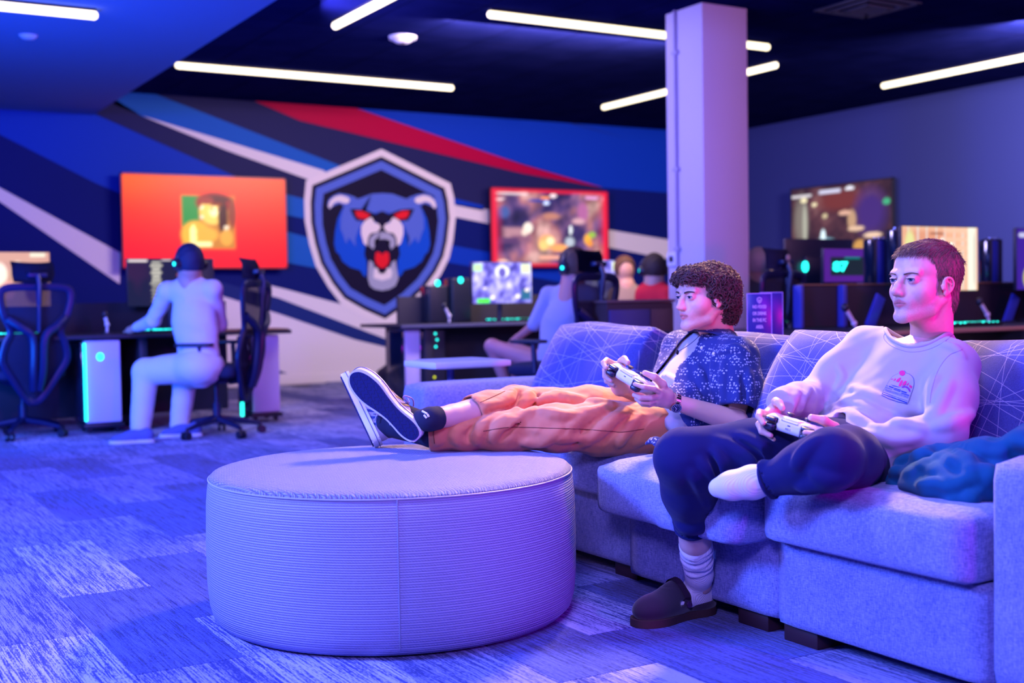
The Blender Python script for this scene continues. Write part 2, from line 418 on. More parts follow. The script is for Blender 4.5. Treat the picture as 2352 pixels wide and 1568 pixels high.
# mural: painted shapes lying on the back wall
mb=mat('mural_blue',(.004,.040,.42),.5,spec=.06); md=mat('mural_indigo',(.016,.016,.085),.5,spec=.06); ml=mat('mural_azure',(.010,.10,.45),.5,spec=.06); mr=mat('mural_red',(.42,.0,.045),.5,spec=.06); mn=mat('mural_navy',(.012,.025,.16),.5,spec=.06)
def wpoly(name,pts,m,layer,parent=wb,world=True,label=None,crop=None):
    if crop: pts=[(crop[0]+x*crop[2],crop[1]+y*crop[2]) for x,y in pts]
    y0=WY-.001-.003*layer
    q=[PY(x,y,y0+.0) for x,y in pts]; bm=B()
    a=[bm.verts.new(p) for p in q]; b=[bm.verts.new(p+Vector((0,.003,0))) for p in q]
    bm.faces.new(a); bm.faces.new(b)
    for i in range(len(q)): j=(i+1)%len(q); bm.faces.new((a[i],a[j],b[j],b[i]))
    bmesh.ops.triangulate(bm,faces=[f for f in bm.faces if len(f.verts)>4])
    return part(name,bm,m,parent,True,False,label)
wpoly('painted_stripe',[(-160,205),(0,232),(168,240),(530,400),(640,440),(640,600),(219,420),(-160,228)],mb,1,label='broad blue stripe at the left of the mural')
wpoly('painted_stripe',[(160,225),(219,200),(327,267),(740,395),(735,470),(640,450),(530,400),(168,238)],md,2,label='dark indigo stripe under the thin white one')
wpoly('painted_stripe',[(219,195),(316,200),(780,380),(900,430),(745,397),(327,267),(219,222)],ml,2,label='azure stripe above the thin white one')
wpoly('painted_stripe',[(327,266),(745,392),(760,430),(705,411),(520,345)],wallwhite,3,label='thin white stripe running into the shield')
wpoly('painted_stripe',[(316,200),(560,205),(689,276),(1385,431),(1385,520),(900,470),(780,382)],md,1,label='indigo band between azure and red stripes')
wpoly('painted_stripe',[(545,215),(720,215),(1200,378),(1385,431),(1200,398),(689,277)],mr,3,label='red stripe tapering to the right')
wpoly('painted_stripe',[(700,210),(1700,260),(1700,455),(1385,431),(1200,376),(728,233)],mb,2,label='blue field above the red stripe')
wpoly('painted_stripe',[(1240,265),(1265,268),(1445,319)],mn,3,label='thin dark sliver near the ceiling')
wpoly('painted_stripe',[(1030,466),(1700,578),(1700,622),(1520,592),(1030,495)],wallwhite,3,label='white stripe right of the shield')
wpoly('painted_stripe',[(1030,452),(1110,472),(1110,484),(1030,468)],mb,3)
wpoly('painted_stripe',[(1020,560),(1300,612),(1300,650),(1015,600)],mb,3,label='blue stripe lower right of the shield')
wpoly('painted_stripe',[(600,432),(720,462),(720,506),(600,482)],ml,3)
wpoly('painted_stripe',[(600,516),(725,550),(740,618),(600,592)],ml,3)
wpoly('painted_stripe',[(-120,365),(0,431),(277,581),(275,652),(0,463),(-120,385)],wallwhite,3,label='white wedge stripe at the far left')
wpoly('painted_field',[(480,690),(607,652),(660,665),(790,700),(1300,700),(1300,868),(930,874),(480,892)],wallwhite,2,label='white lower field of the mural')
wpoly('painted_stripe',[(480,640),(640,684),(889,779),(925,790),(925,806),(816,780),(640,720),(480,670)],mn,3,label='navy stripe across the white field')
wpoly('painted_stripe',[(590,832),(660,857),(590,861)],mn,3)
# shield emblem: painted crest, layered
K=(640,320,.29336)
emb=thing('shield_emblem','white-edged shield crest with snarling blue bear head on the mural wall','emblem',tuple(PY(880,745,WY-.02)))
OUT=[(805,75),(1345,345),(1372,450),(1388,600),(1365,800),(1335,930),(1270,1060),(1170,1200),(1020,1340),(838,1465),(660,1385),(490,1288),(390,1160),(290,990),(240,820),(205,640),(200,470),(215,322)]
def sm(poly,keep=()): return poly
def scl(poly,s,c=(800,762)): return [(c[0]+(x-c[0])*s,c[1]+(y-c[1])*s) for x,y in poly]
slate=mat('emblem_slate',(.085,.14,.55),.5,spec=.06); blk=mat('emblem_black',(.008,.005,.03),.5,spec=.06); azu=mat('emblem_blue',(.005,.07,.55),.5,spec=.06); egrey=mat('emblem_grey',(.35,.35,.48),.5,spec=.06); ered=mat('emblem_red',(.75,.01,.025),.5,spec=.06); cream=mat('emblem_white',(.75,.66,.68),.5,spec=.06)
def E_(name,pts,m,layer,mirror=False,label=None):
    wpoly(name,pts,m,layer,emb,True,label,K)
    if mirror: wpoly(name,[(1622-x,y) for x,y in pts],m,layer,emb,True,label,K)
def sym(half): return half+[(1622-x,y) for x,y in reversed(half) if x<811]
E_('border',OUT,cream,4,label='white outer edge')
E_('backing',scl(OUT,.915),blk,5,label='black band')
E_('band',scl(OUT,.865),slate,6,label='slate blue band')
E_('field',scl(OUT,.765),blk,7,label='black centre field')
E_('ear',[(560,560),(480,500),(430,520),(400,545),(383,520),(388,480),(415,448),(470,422),(540,432),(600,452),(660,520)],slate,8,True)
E_('ear_mark',[(398,542),(388,520),(402,478),(440,446),(490,436),(545,455),(560,478),(545,502),(510,500),(470,486),(435,498),(412,530)],cream,9,True,label='white ear arc')
E_('head',sym([(811,423),(730,428),(640,462),(560,480),(500,540),(462,620),(442,720),(435,820),(450,880),(475,900),(500,955),(560,1000),(640,1025),(660,1060),(682,1078),(692,1040),(690,930),(811,930)]),azu,8,label='blue bear head')
E_('brow',sym([(811,421),(730,426),(640,460),(560,476),(505,540),(485,620),(484,700),(505,745),(522,800),(535,812),(545,765),(572,795),(604,838),(600,775),(628,700),(655,640),(640,560),(720,580),(811,562)]),slate,9,label='slate forehead and cheeks')
E_('eye_patch',[(560,545),(600,543),(680,552),(770,590),(760,640),(700,642),(610,636),(585,600)],blk,10,True)
E_('eye',[(597,560),(655,560),(718,590),(690,622),(640,622),(612,605)],ered,11,True,label='red eye')
E_('mouth',sym([(811,600),(740,700),(690,760),(688,850),(672,900),(700,980),(700,1090),(735,1150),(811,1185)]),blk,10,label='open black mouth')
E_('snout',sym([(811,560),(770,580),(735,600),(750,640),(790,660),(811,730)]),blk,12,label='black nose')
E_('muzzle',[(728,610),(752,652),(786,662),(800,690),(775,725),(722,735),(700,770),(693,835),(665,812),(646,740),(648,680),(672,640),(700,620)],cream,13,True,label='white muzzle')
E_('upper_lip',sym([(811,722),(750,738),(712,775),(708,830),(740,862),(752,835),(748,795),(775,782),(811,780)]),egrey,14,label='grey upper lip')
E_('tongue',sym([(811,905),(790,880),(760,885),(755,935),(765,975),(790,1003),(811,1008)]),ered,14,label='red tongue')
E_('jaw',[(710,945),(738,962),(755,1020),(775,1050),(811,1058),(850,1050),(868,1020),(886,962),(914,945),(922,1000),(938,1090),(915,1145),(870,1172),(811,1184),(750,1172),(715,1145),(700,1090),(702,1000)],egrey,14,label='grey lower jaw')
E_('teeth',[(756,1000),(778,1015),(785,1045),(811,1052),(838,1045),(845,1015),(868,1000),(890,1035),(880,1085),(811,1105),(745,1085),(745,1040)],cream,15,label='cream lower teeth')
# column
cc=PZ(1612,5,HC)
pm=mat('column_paint',(.62,.52,.68),.6,bump=(40,.05))
bm=B(); box(bm,(cc.x+.0,0,0),(.01,.01,.01)); bm.free()
bm=B(); box(bm,(cc.x+.235,cc.y+.235,HC/2),(.47,.47,HC),bev=.008); col_=part('column',bm,pm); center(col_,'square pale column with a thin conduit rising to the dark ceiling','column')
X0=cc.x
cpm=mat('conduit_paint',(.42,.36,.52),.5)
bm=B(); yb=PX(1552,300,X0-.015).y; tube(bm,[(X0-.015,yb,.9),(X0-.015,yb,2.0),(X0-.015,yb,HC)],.013,8)
for z_ in (1.35,2.0,2.95): box(bm,(X0-.012,yb,z_),(.03,.07,.03),bev=.004)
part('conduit',bm,cpm,col_,True)
a=PX(1547,595,X0); bm=B(); box(bm,(X0-.012,a.y,a.z),(.024,.115,.115),bev=.006); rd=part('card_reader',bm,mat('reader_white',(.75,.72,.85),.4),col_,True,label='white wall box with a dark square')
bm=B(); box(bm,(X0-.026,a.y,a.z),(.006,.05,.05),bev=.002); part('dark_square',bm,mat('reader_dark',(.01,.01,.03),.3),rd,True)
# ceiling light strips
em=mat('strip_glow',(1,.9,.75),.5,emit=(1.0,.87,.56),es=2.6); hous=mat('strip_housing',(.01,.01,.02),.5)
strips=[((410,150),(1035,202),'x','long warm strip light above the shield emblem, parallel to the mural wall'),((1128,33),(1520,80),'x','warm strip light ending behind the column at its left'),((0,11),(222,28),'x','strip light on the lower soffit at the top left'),((771,59),(912,-14),'y','warm strip light cut by the top edge of the picture, left of the smoke detector'),((1387,246),(1522,213),'y','short warm strip light just left of the column'),((1706,168),(1781,150),'y','short slanting strip light just right of the column, the lower one'),((2034,197),(2352,130),'y','warm strip light near the right wall, cut by the picture edge'),((1706,102),(1762,108),'x','short level strip light just right of the column, the upper one')]
for a,b,d,lab in strips:
    hz=(SH if a[0]<5 else HC)-.045
    p=PZ(*a,hz);q=PZ(*b,hz)
    if a[0]<5: p=p+(p-q).normalized()*1.2
    if d=='x': q.y=p.y=(p.y+q.y)/2
    else: q.x=p.x=(p.x+q.x)/2
    if a[0]==771: q.y=p.y-1.9
    if a[0]==2034: q.y-=.6
    if a[0]==1128: q.x+=.35
    if a[0]==1387: q.y-=.25
    if a[0]==1706: 
        if d=='x': p.x-=.6
        else: p.y+=.6
    t=thing('strip_light',lab,'strip light',tuple((p+q)/2+Vector((0,0,0))),group=None)
    bm=B(); r=.032
    tube(bm,[p+(q-p).normalized()*-.0,p,q],r,12) if False else cyl(bm,p,q,r,n=14)
    ball(bm,p,r,8); ball(bm,q,r,8)
    part('diffuser',bm,em,t,True,label='glowing white tube')
    bm=B(); mid=(p+q)/2; sz=(abs(q.x-p.x)+.03,.05,.02) if d=='x' else (.05,abs(q.y-p.y)+.03,.02)
    box(bm,mid+Vector((0,0,.036)),sz,bev=.004); part('housing',bm,hous,t,True)
# smoke detector, ceiling vents
a=PZ(925,92,HC-.03); t=thing('smoke_detector','white round smoke detector on the dark ceiling','smoke detector',tuple(a+Vector((0,0,.03))))
bm=B(); lathe(bm,[(.001,-.055),(.055,-.055),(.075,-.045),(.085,-.03),(.12,-.024),(.125,0)],40); part('cover',bm,mat('detector_white',(.55,.55,.75),.5),t)
bm=B(); lathe(bm,[(.001,-.062),(.02,-.062),(.026,-.054)],16); part('sensor',bm,mat('detector_dark',(.1,.08,.1),.3),t)
a=PZ(65,90,SH-.03); t=thing('smoke_detector','small round detector on the blue-lit soffit at the top left','smoke detector',tuple(a+Vector((0,0,.03))))
bm=B(); lathe(bm,[(.001,-.03),(.04,-.03),(.06,-.015),(.07,0)],32); part('cover',bm,bpy.data.materials['detector_white'],t)
vm=mat('vent_metal',(.06,.06,.09),.5)
for (x,y),lab in (((1992,14),'square ceiling vent cut by the top picture edge, right of the column'),):
    a=PZ(x,y,HC); t=thing('ceiling_vent',lab,'vent',tuple(a))
    bm=B()
    for s_,z_ in ((.30,0),(.22,-.012),(.14,-.024)):
        for k in range(4):
            R=Matrix.Rotation(k*PI/2,3,'Z'); box(bm,R@Vector((s_-.02,0,z_-.008)),(.045,2*s_,.012),rot=R,bev=.003,seg=1)
    part('louvre',bm,vm,t); bm=B(); box(bm,(0,0,-.03),(.18,.18,.01)); part('centre_plate',bm,vm,t)
# ------------------------------------------------------------ ottoman
OC=Vector((1.62,3.48,0)); OR=.563
def braid_mat(name,side):
    m=mat(name,(.34,.34,.42),.5,spec=.3); g=NG(m)
    if side:
        v=g.xyz(g.coord('Object')); th=g.math('MULTIPLY',g.math('ARCTAN2',v[1],v[0]),OR); z=v[2]
        a,b=th,z
    else:
        v=g.xyz(g.coord('Object',rot=(0,0,math.radians(-12)))); a,b=v[1],v[0]
    per=.0069 if side else .0088; row=g.math('DIVIDE',b,per); fr=g.math('FRACT',row); par=g.math('MODULO',g.math('FLOOR',g.math('ADD',row,200)),2)
    sgn=1.0 if side else g.math('SUBTRACT',g.math('MULTIPLY',par,2),1)
    ph=g.math('ADD',g.math('DIVIDE',a,.0083 if side else .0155),g.math('MULTIPLY',sgn,g.math('MULTIPLY',fr,.85)))
    diag=g.math('POWER',g.math('ABSOLUTE',g.math('SINE',g.math('MULTIPLY',ph,PI))),.5)
    if side: diag=g.math('ADD',g.math('MULTIPLY',diag,par),g.math('MULTIPLY',g.math('SUBTRACT',1,par),.85))
    rib=g.math('POWER',g.math('SINE',g.math('MULTIPLY',fr,PI)),.6)
    h=g.math('MULTIPLY',rib,g.math('ADD',g.math('MULTIPLY',diag,.75),.25))
    g.bump(h,.75 if side else 1.0,.0032 if side else .008); g.col(g.ramp(h,[(0,(.22,.22,.38)),(.6,(.31,.31,.50))])); return m
OT=thing('ottoman','large round pale vinyl ottoman with braided texture in front of the sofa','ottoman',tuple(OC))
bm=B(); prof=[(.02,.004),(OR-.05,.004),(OR-.03,.010),(OR-.010,.03),(OR,.065),(OR+.006,.13),(OR+.007,.25),(OR+.004,.37),(OR-.001,.42),(OR-.007,.4365),(OR-.03,.438)]
lathe(bm,prof,128); part('side_cover',bm,braid_mat('ottoman_vinyl_side',True),OT)
bm=B(); prof=[(OR-.03,.434),(OR-.006,.4375),(OR-.006,.443),(OR-.014,.4515),(OR-.035,.457),(OR-.10,.461),(OR-.25,.464),(.001,.465)]
lathe(bm,prof,128); part('top_cover',bm,braid_mat('ottoman_vinyl_top',False),OT)
vs=mat('ottoman_seam',(.36,.36,.45),.5)
bm=B(); tube(bm,[((OR-.0035)*math.cos(2*PI*k/128),(OR-.0035)*math.sin(2*PI*k/128),.4375) and Vector(((OR-.0035)*math.cos(2*PI*k/128),(OR-.0035)*math.sin(2*PI*k/128),.4375)) for k in range(128)],.0028,6,closed=True); part('piping',bm,vs,OT)
q=PZ(920,1520,0)-OC; an=math.atan2(q.y,q.x)
bm=B(); tube(bm,[Vector((r*math.cos(an),r*math.sin(an),z_)) for r,z_ in ((OR-.01,.03),(OR,.065),(OR+.0065,.13),(OR+.0075,.25),(OR+.0045,.37),(OR,.42),(OR-.003,.436))],.0024,6); part('side_seam',bm,mat('seam_thread',(.22,.22,.32),.6),OT)
# ------------------------------------------------------------ sofa
def weave(name,c0,c1):
    m=mat(name,c0,.9,spec=.12,sheen=.25); g=NG(m); v=g.coord('Object')
    gm=g.n.new('ShaderNodeNewGeometry')
    def mp(sc):
        q=g.n.new('ShaderNodeMapping'); g.l.new(v,q.inputs[0]); q.inputs['Scale'].default_value=sc; return q.outputs[0]
    hz=g.noise(mp((70,70,520)),1,2,.6); vt=g.noise(mp((430,430,60)),1,2,.6); big=g.noise(mp((14,14,14)),1,2)
    h=g.math('ADD',g.math('MULTIPLY',hz,.5),g.math('MULTIPLY',vt,.5))
    a=g.math('ADD',g.math('MULTIPLY',g.math('SUBTRACT',h,.5),2.8),g.math('ADD',g.math('MULTIPLY',g.math('SUBTRACT',big,.5),.35),.5))
    g.col(g.ramp(a,[(.05,c0),(.95,c1)])); g.bump(h,.5,.003); return m
SF=weave('sofa_weave',(.07,.09,.26),(.30,.32,.60))
SO=thing('sofa','long pale grey-blue woven sofa with square arms and patterned back cushions','sofa',(2.8,3.2,0))
def cu(c,s,r,puff=(0,0,0),n=10,sag=None,name='seat_cushion',label=None,m=SF):
    bm=cushion(c,s,r,puff,None,n,sag); return part(name,bm,m,SO,True,'full',label)
# base modules
for y0,y1,x0 in ((1.86,2.557,2.360),(2.563,3.285,2.380),(3.295,4.08,2.445),(4.09,4.89,2.445)):
    cu(((x0+3.2)/2,(y0+y1)/2,.170),(3.2-x0,y1-y0,.245),.018,name='base')
# arms
cu(((2.360+3.28)/2,1.855-.125,.318),(.92,.25,.536),.03,(.004,.004,.006),name='arm')
cu(((2.445+3.28)/2,4.895+.12,.318),(.835,.24,.536),.03,(.004,.004,.006),name='arm')
cu((3.25,3.37,.36),(.16,3.1,.58),.03,name='back_frame')
# legs
lm=mat('sofa_leg_wood',(.035,.012,.015),.45)
for x,y in ((2.44,2.49),(2.44,2.56),(2.46,3.27),(2.5,3.15),(2.5,3.95),(2.5,4.7),(2.44,1.72)):
    pass
for (x,y) in ((2.44,2.49),(2.455,2.70),(2.53,3.43),(2.53,3.93),(2.53,4.95),(2.42,1.72)):
    bm=B(); box(bm,(x,y,.025),(.11,.13,.05),bev=.004); part('leg',bm,lm,SO,True)
# seat cushions
def sagC(v): return v
cu((2.300+.38,2.21,.372),(.76,.688,.170),.030,(.016,.0,.010),14)
def sagB(v):
    t=max(0,(-v.x-.0)/.42); v.z-=.012*t*t; v.x-=.02*(v.y<0)*t; return v
cu((2.240+.42,2.925,.363),(.84,.71,.170),.036,(.015,.010,.014),12,sagB)
cu((2.400+.36,3.69,.357),(.74,.78,.160),.032,(.015,0,.008),12)
cu((2.400+.36,4.485,.357),(.74,.785,.160),.032,(.015,0,.008),12)
# patterned back cushions
def lines_mat():
    m=mat('cushion_print',(.05,.065,.26),.85,spec=.15,sheen=.2); g=NG(m); acc=None
    uv=g.coord('UV'); oi=g.n.new('ShaderNodeObjectInfo')
    nz=g.noise(uv,1.4,1); R=random.Random(5)
    oo=g.math('MULTIPLY',oi.outputs['Random'],9.0)
    for k in range(13):
        th=R.choice([10,22,-14,35,-28,70,95,120,62,8,-20,150,84])+R.uniform(-6,6)+k; th=math.radians(th)
        x=g.xyz(uv); d=g.math('ADD',g.math('MULTIPLY',x[0],math.sin(th)),g.math('MULTIPLY',x[1],math.cos(th)))
        d=g.math('ADD',d,g.math('MULTIPLY',nz,R.uniform(-.14,.14))); d=g.math('ADD',d,g.math('MULTIPLY',oo,.37+.1*k))
        per=R.uniform(.13,.30); f_=g.math('FRACT',g.math('ADD',g.math('DIVIDE',d,per),R.random()))
        l_=g.math('LESS_THAN',g.math('ABSOLUTE',g.math('SUBTRACT',f_,.5)),.0006/per)
        acc=l_ if acc is None else g.math('MAXIMUM',acc,l_)
    wv=g.noise(g.coord('Object',(300,300,300)),1,2)
    g.col(g.mix(acc,g.ramp(wv,[(.3,(.030,.042,.20)),(.7,(.052,.066,.28))]),(.36,.36,.55))); g.bump(wv,.3,.002); return m
LM=lines_mat()
def back_cushion(yc,zt,xt,w_,h_,th,alpha,roll=0,seed=0,label=None,yaw=0):
    bm=cushion((0,0,0),(th,w_,h_),.018,(.030,.002,.001),None,14)
    me=None
    for v in bm.verts:   # pinched corners, slight crumple
        cy=abs(v.co.y)/(w_/2); cz=abs(v.co.z)/(h_/2)
        v.co.x*=1-.40*(cy**4)*(cz**4)-.15*max(cy**6,cz**6); v.co.y*=1+.035*cz**6; v.co.z*=1+.045*cy**6; v.co.z+=.006*math.sin(v.co.y*7+seed)*(v.co.z>0)
        v.co.x+=.008*math.sin(v.co.y*13+seed)*math.cos(v.co.z*11+seed)
    uvl=bm.loops.layers.uv.new('UVMap')
    for f in bm.faces:
        nn=f.normal
        for l in f.loops:
            c=l.vert.co
            l[uvl].uv=(c.y+seed*1.3,c.z) if abs(nn.x)>.5 else ((c.x*1.0+seed,c.z) if abs(nn.y)>.5 else (c.y,c.x+seed))
    R=Matrix.Rotation(yaw,4,'Z')@Matrix.Rotation(alpha,4,'Y')@Matrix.Rotation(roll,4,'X')
    top=R@Vector((-th/2,0,h_/2)); M=Matrix.Translation(Vector((xt,yc,zt))-top)@R
    bmesh.ops.transform(bm,matrix=M,verts=bm.verts)
    return part('back_cushion',bm,LM,SO,True,'full',label)
back_cushion(4.35,.865,3.00,.70,.46,.20,math.radians(24),0,1)
back_cushion(3.585,.835,3.05,.72,.44,.19,math.radians(22),0,2)
back_cushion(2.78,.850,2.93,.70,.46,.19,math.radians(27),math.radians(4),3)
back_cushion(2.14,.845,2.98,.66,.45,.19,math.radians(24),math.radians(-1),4.2)
# ------------------------------------------------------------ small laptop table behind the far arm
tA=PZ(1000,831,.67); tR=PZ(1192,824,.67); tL=PZ(934,827,.67)
TB=thing('side_table','small white side table behind the far sofa arm','side table',(tA.x+.2,tA.y+.2,0))
bm=B(); wX=tR.x-tA.x; dY=.36
bmx=cushion((tA.x+wX/2,tA.y+dY/2,.649),(wX,dY,.042),.016,n=6)
part('table_top',bmx,mat('table_white',(.72,.68,.78),.35),TB,True)
pm_=mat('table_pole',(.10,.12,.35),.3,metal=.7)
pp=PY(1035,860,tA.y+.18); bm=B(); cyl(bm,(pp.x,pp.y,.02),(pp.x,pp.y,.65),.018); part('pole',bm,pm_,TB,True)
bm=B(); box(bm,(pp.x+.12,pp.y,.012),(.40,.30,.02),bev=.006); part('base',bm,pm_,TB,True)
# ------------------------------------------------------------ crumpled hoodie on the sofa seat
def hoodie():
    lo=(2.30,1.80,.44); s=SDF(lo,(2.98,2.50,.74),.0045); R=random.Random(4)
    def T(x,y,X): p=PX(x,y,X); return np.array(p)
    # main folds: picture tracks at chosen X planes
    s.ell((2.60,2.08,.48),(.20,.18,.06),k=.03); s.ell((2.62,2.03,.53),(.13,.13,.07),k=.04); s.ell((2.72,1.90,.60),(.18,.13,.05),k=.03)
    F=[([(2015,1100,2.55),(2050,1062,2.56),(2105,1040,2.56),(2160,1035,2.54),(2210,1050,2.50)],.038),
       ([(2060,1100,2.50),(2085,1070,2.52),(2130,1062,2.50),(2190,1085,2.48),(2235,1105,2.46)],.026),
       ([(2050,1105,2.55),(2110,1118,2.48),(2170,1130,2.44),(2225,1128,2.44),(2255,1095,2.48)],.022),
       ([(2140,1085,2.50),(2180,1060,2.52),(2230,1070,2.52),(2260,1050,2.56)],.024),
       ([(2090,1040,2.60),(2140,1022,2.60),(2195,1030,2.56),(2240,1055,2.50),(2275,1075,2.48)],.028),
       ([(2170,1030,2.62),(2230,1015,2.62),(2300,1015,2.62),(2352,1012,2.60)],.032),
       ([(2220,1045,2.56),(2280,1035,2.56),(2330,1035,2.58)],.030),
       ([(2160,1128,2.45),(2190,1105,2.46),(2225,1090,2.47)],.018),
       ([(2040,1085,2.60),(2075,1092,2.56),(2110,1105,2.52)],.018),
       ([(2120,1050,2.56),(2145,1072,2.52),(2160,1095,2.48)],.018)]
    for tr,r in F:
        pts=spline([T(*q) for q in tr],5); n=len(pts)
        pts=[np.array([p.x,p.y,max(p.z-r*.8,.440+r*.6)]) for p in pts]
        s.chain(pts,[r*(.8+.25*math.sin(i*1.7+r*300)) for i in range(n)],k=.011)
    for i in range(12):
        c=np.array([R.uniform(2.45,2.85),R.uniform(1.87,2.25),R.uniform(.50,.62)]); d=np.array([R.uniform(-1,1),R.uniform(-1,1),R.uniform(-.2,.2)])*.09
        s.cap(c-d,c+d,.010,.007,k=.012,op='sub')
    for tr,r in [([(2070,1085),(2110,1075),(2150,1085)],.010),([(2095,1050),(2130,1060),(2170,1090),(2185,1115)],.011),([(2150,1045),(2190,1060),(2215,1085)],.010),([(2200,1035),(2225,1055),(2235,1090)],.011),([(2060,1065),(2095,1048),(2140,1042)],.009),([(2110,1110),(2145,1108),(2175,1120)],.010),([(2240,1020),(2270,1030),(2310,1028)],.010),([(2215,1020),(2260,1040),(2300,1042)],.009),([(2180,1105),(2205,1112),(2240,1100)],.010),([(2030,1095),(2060,1085),(2095,1090)],.009)]:
        V_,F_=s.mesh(0) if tr[0]==(2070,1085) else hoodie.c; hoodie.c=(V_,F_)
        if tr[0]==(2070,1085): 
            from mathutils.bvhtree import BVHTree
            hoodie.b=BVHTree.FromPolygons([Vector(v) for v in V_],[tuple(int(i) for i in f) for f in F_])
        q=[]
        for p in spline([(x,y,0) for x,y in tr],5):
            d=(P(p.x,p.y,1)-Vector(CAM)).normalized(); h_=hoodie.b.ray_cast(Vector(CAM),d)
            if h_[0] is not None: q.append(np.array(h_[0]))
        for i in range(len(q)-1):
            if np.linalg.norm(q[i+1]-q[i])<.03: s.cap(q[i],q[i+1],r*1.1,r*1.1,k=.014)
    s.disp(lambda x,y,z:.0035*np.sin(38*x+21*y+30*z+2*np.sin(17*y))+.002*np.sin(80*y-50*x+40*z))
    s.rbox((2.82,1.73,.318),(.465,.13,.272),rr=.03,k=0,op='sub'); s.half((0,0,.448),(0,0,-1))
    V,Fc=s.mesh(2); return V,Fc
V,Fc=hoodie(); hm=mat('fleece_teal',(.006,.075,.16),.95,spec=.1,sheen=.1,bump=(900,.25))
o=mesh_obj('hoodie',np_mesh('hoodie',V,Fc),hm,smooth='full'); center(o,'crumpled dark teal fleece lying on the sofa seat beside the right arm','hoodie')
# ------------------------------------------------------------ text
def text_bm(s_,size,th=.001,cx_=1.0,bold=0.0,align='CENTER',space=1.0):
    cu_=bpy.data.curves.new('t','FONT'); cu_.body=s_; cu_.size=size; cu_.extrude=th/2; cu_.offset=bold; cu_.align_x=align; cu_.align_y='CENTER'; cu_.resolution_u=2; cu_.space_character=space
    o=bpy.data.objects.new('t',cu_); COL.objects.link(o); dg=bpy.context.evaluated_depsgraph_get(); me=bpy.data.meshes.new_from_object(o.evaluated_get(dg))
    bm=bmesh.new(); bm.from_mesh(me); bpy.data.objects.remove(o); bpy.data.curves.remove(cu_); bpy.data.meshes.remove(me)
    for v in bm.verts: v.co.x*=cx_
    return bm
def text_part(name,s_,size,M,m,parent,**k):
    bm=text_bm(s_,size,**k); bmesh.ops.transform(bm,matrix=M,verts=bm.verts); return part(name,bm,m,parent,True,False)
# ------------------------------------------------------------ screens
def screen(name,x0,x1,z0,z1,img,strength,nx=96,ny=56):
    """flat picture facing -Y in the local XZ plane; img(u,v)->(n,3), v up"""
    u,v=np.meshgrid(np.linspace(0,1,nx),np.linspace(0,1,ny),indexing='ij'); V=np.stack([x0+(x1-x0)*u.ravel(),np.zeros(u.size),z0+(z1-z0)*v.ravel()],1)
    i=np.arange(nx*ny).reshape(nx,ny); F=np.stack([i[:-1,:-1].ravel(),i[1:,:-1].ravel(),i[1:,1:].ravel(),i[:-1,1:].ravel()],1)
    me=np_mesh(name,V,F); set_col(me,img(u.ravel(),v.ravel())); 
    k='screen_glow_%g'%strength
    m=bpy.data.materials.get(k) or vcol_mat(k,.3,emit=strength)
    return me,m
def blobs(base,lst):
    def f(u,v):
        c=np.array(base(u,v) if callable(base) else np.tile(np.array(base,float),(len(u),1)),float)
        for (x,y,rx,ry,col_,*k) in lst:
            hard=k[0] if k else 1; box_=k[1] if len(k)>1 else 0
            d=np.maximum(abs(u-x)/rx,abs(v-y)/ry) if box_ else np.sqrt(((u-x)/rx)**2+((v-y)/ry)**2)
            a=np.clip((1-d)*3*hard+.0,0,1)[:,None]; c=c*(1-a)+np.array(col_)*a
        return c
    return f
blk_pl=mat('black_plastic',(.012,.013,.03),.4,spec=.5); dk_metal=mat('dark_desk_laminate',(.020,.020,.035),.5); teal=mat('teal_led',(0,.6,.55),.4,emit=(.02,1.0,.75),es=2.6)
white_pc=mat('pc_white_panel',(.60,.52,.75),.35); glass_pc=mat('pc_dark_glass',(.006,.012,.03),.1,spec=.8)
def tv(name,lab,loc,rz,w_,h_,img,es,cat='television',rim=(.3,0,.02),th=.05):
    t=thing(name,lab,cat,loc,rz)
    bm=B(); box(bm,(0,.03,h_/2),(w_,.05,h_),bev=.008); box(bm,(0,.09,h_/2),(.5,.10,.4),bev=.01); part('casing',bm,blk_pl,t)
    me,m=screen('screen',-w_/2+.018,w_/2-.018,.018,h_-.018,img,es); me.transform(Matrix.Translation((0,.003,0))); mesh_obj('screen',me,m,t,False,False,label='lit screen')
    bm=B()
    for cx_,cz,sx,sz in ((0,.009,w_,.018),(0,h_-.009,w_,.018),(-w_/2+.009,h_/2,.018,h_),(w_/2-.009,h_/2,.018,h_)): box(bm,(cx_,.002,cz),(sx,.012,sz))
    part('bezel',bm,mat('bezel_'+str(random.random())[2:6],rim,.35),t); return t
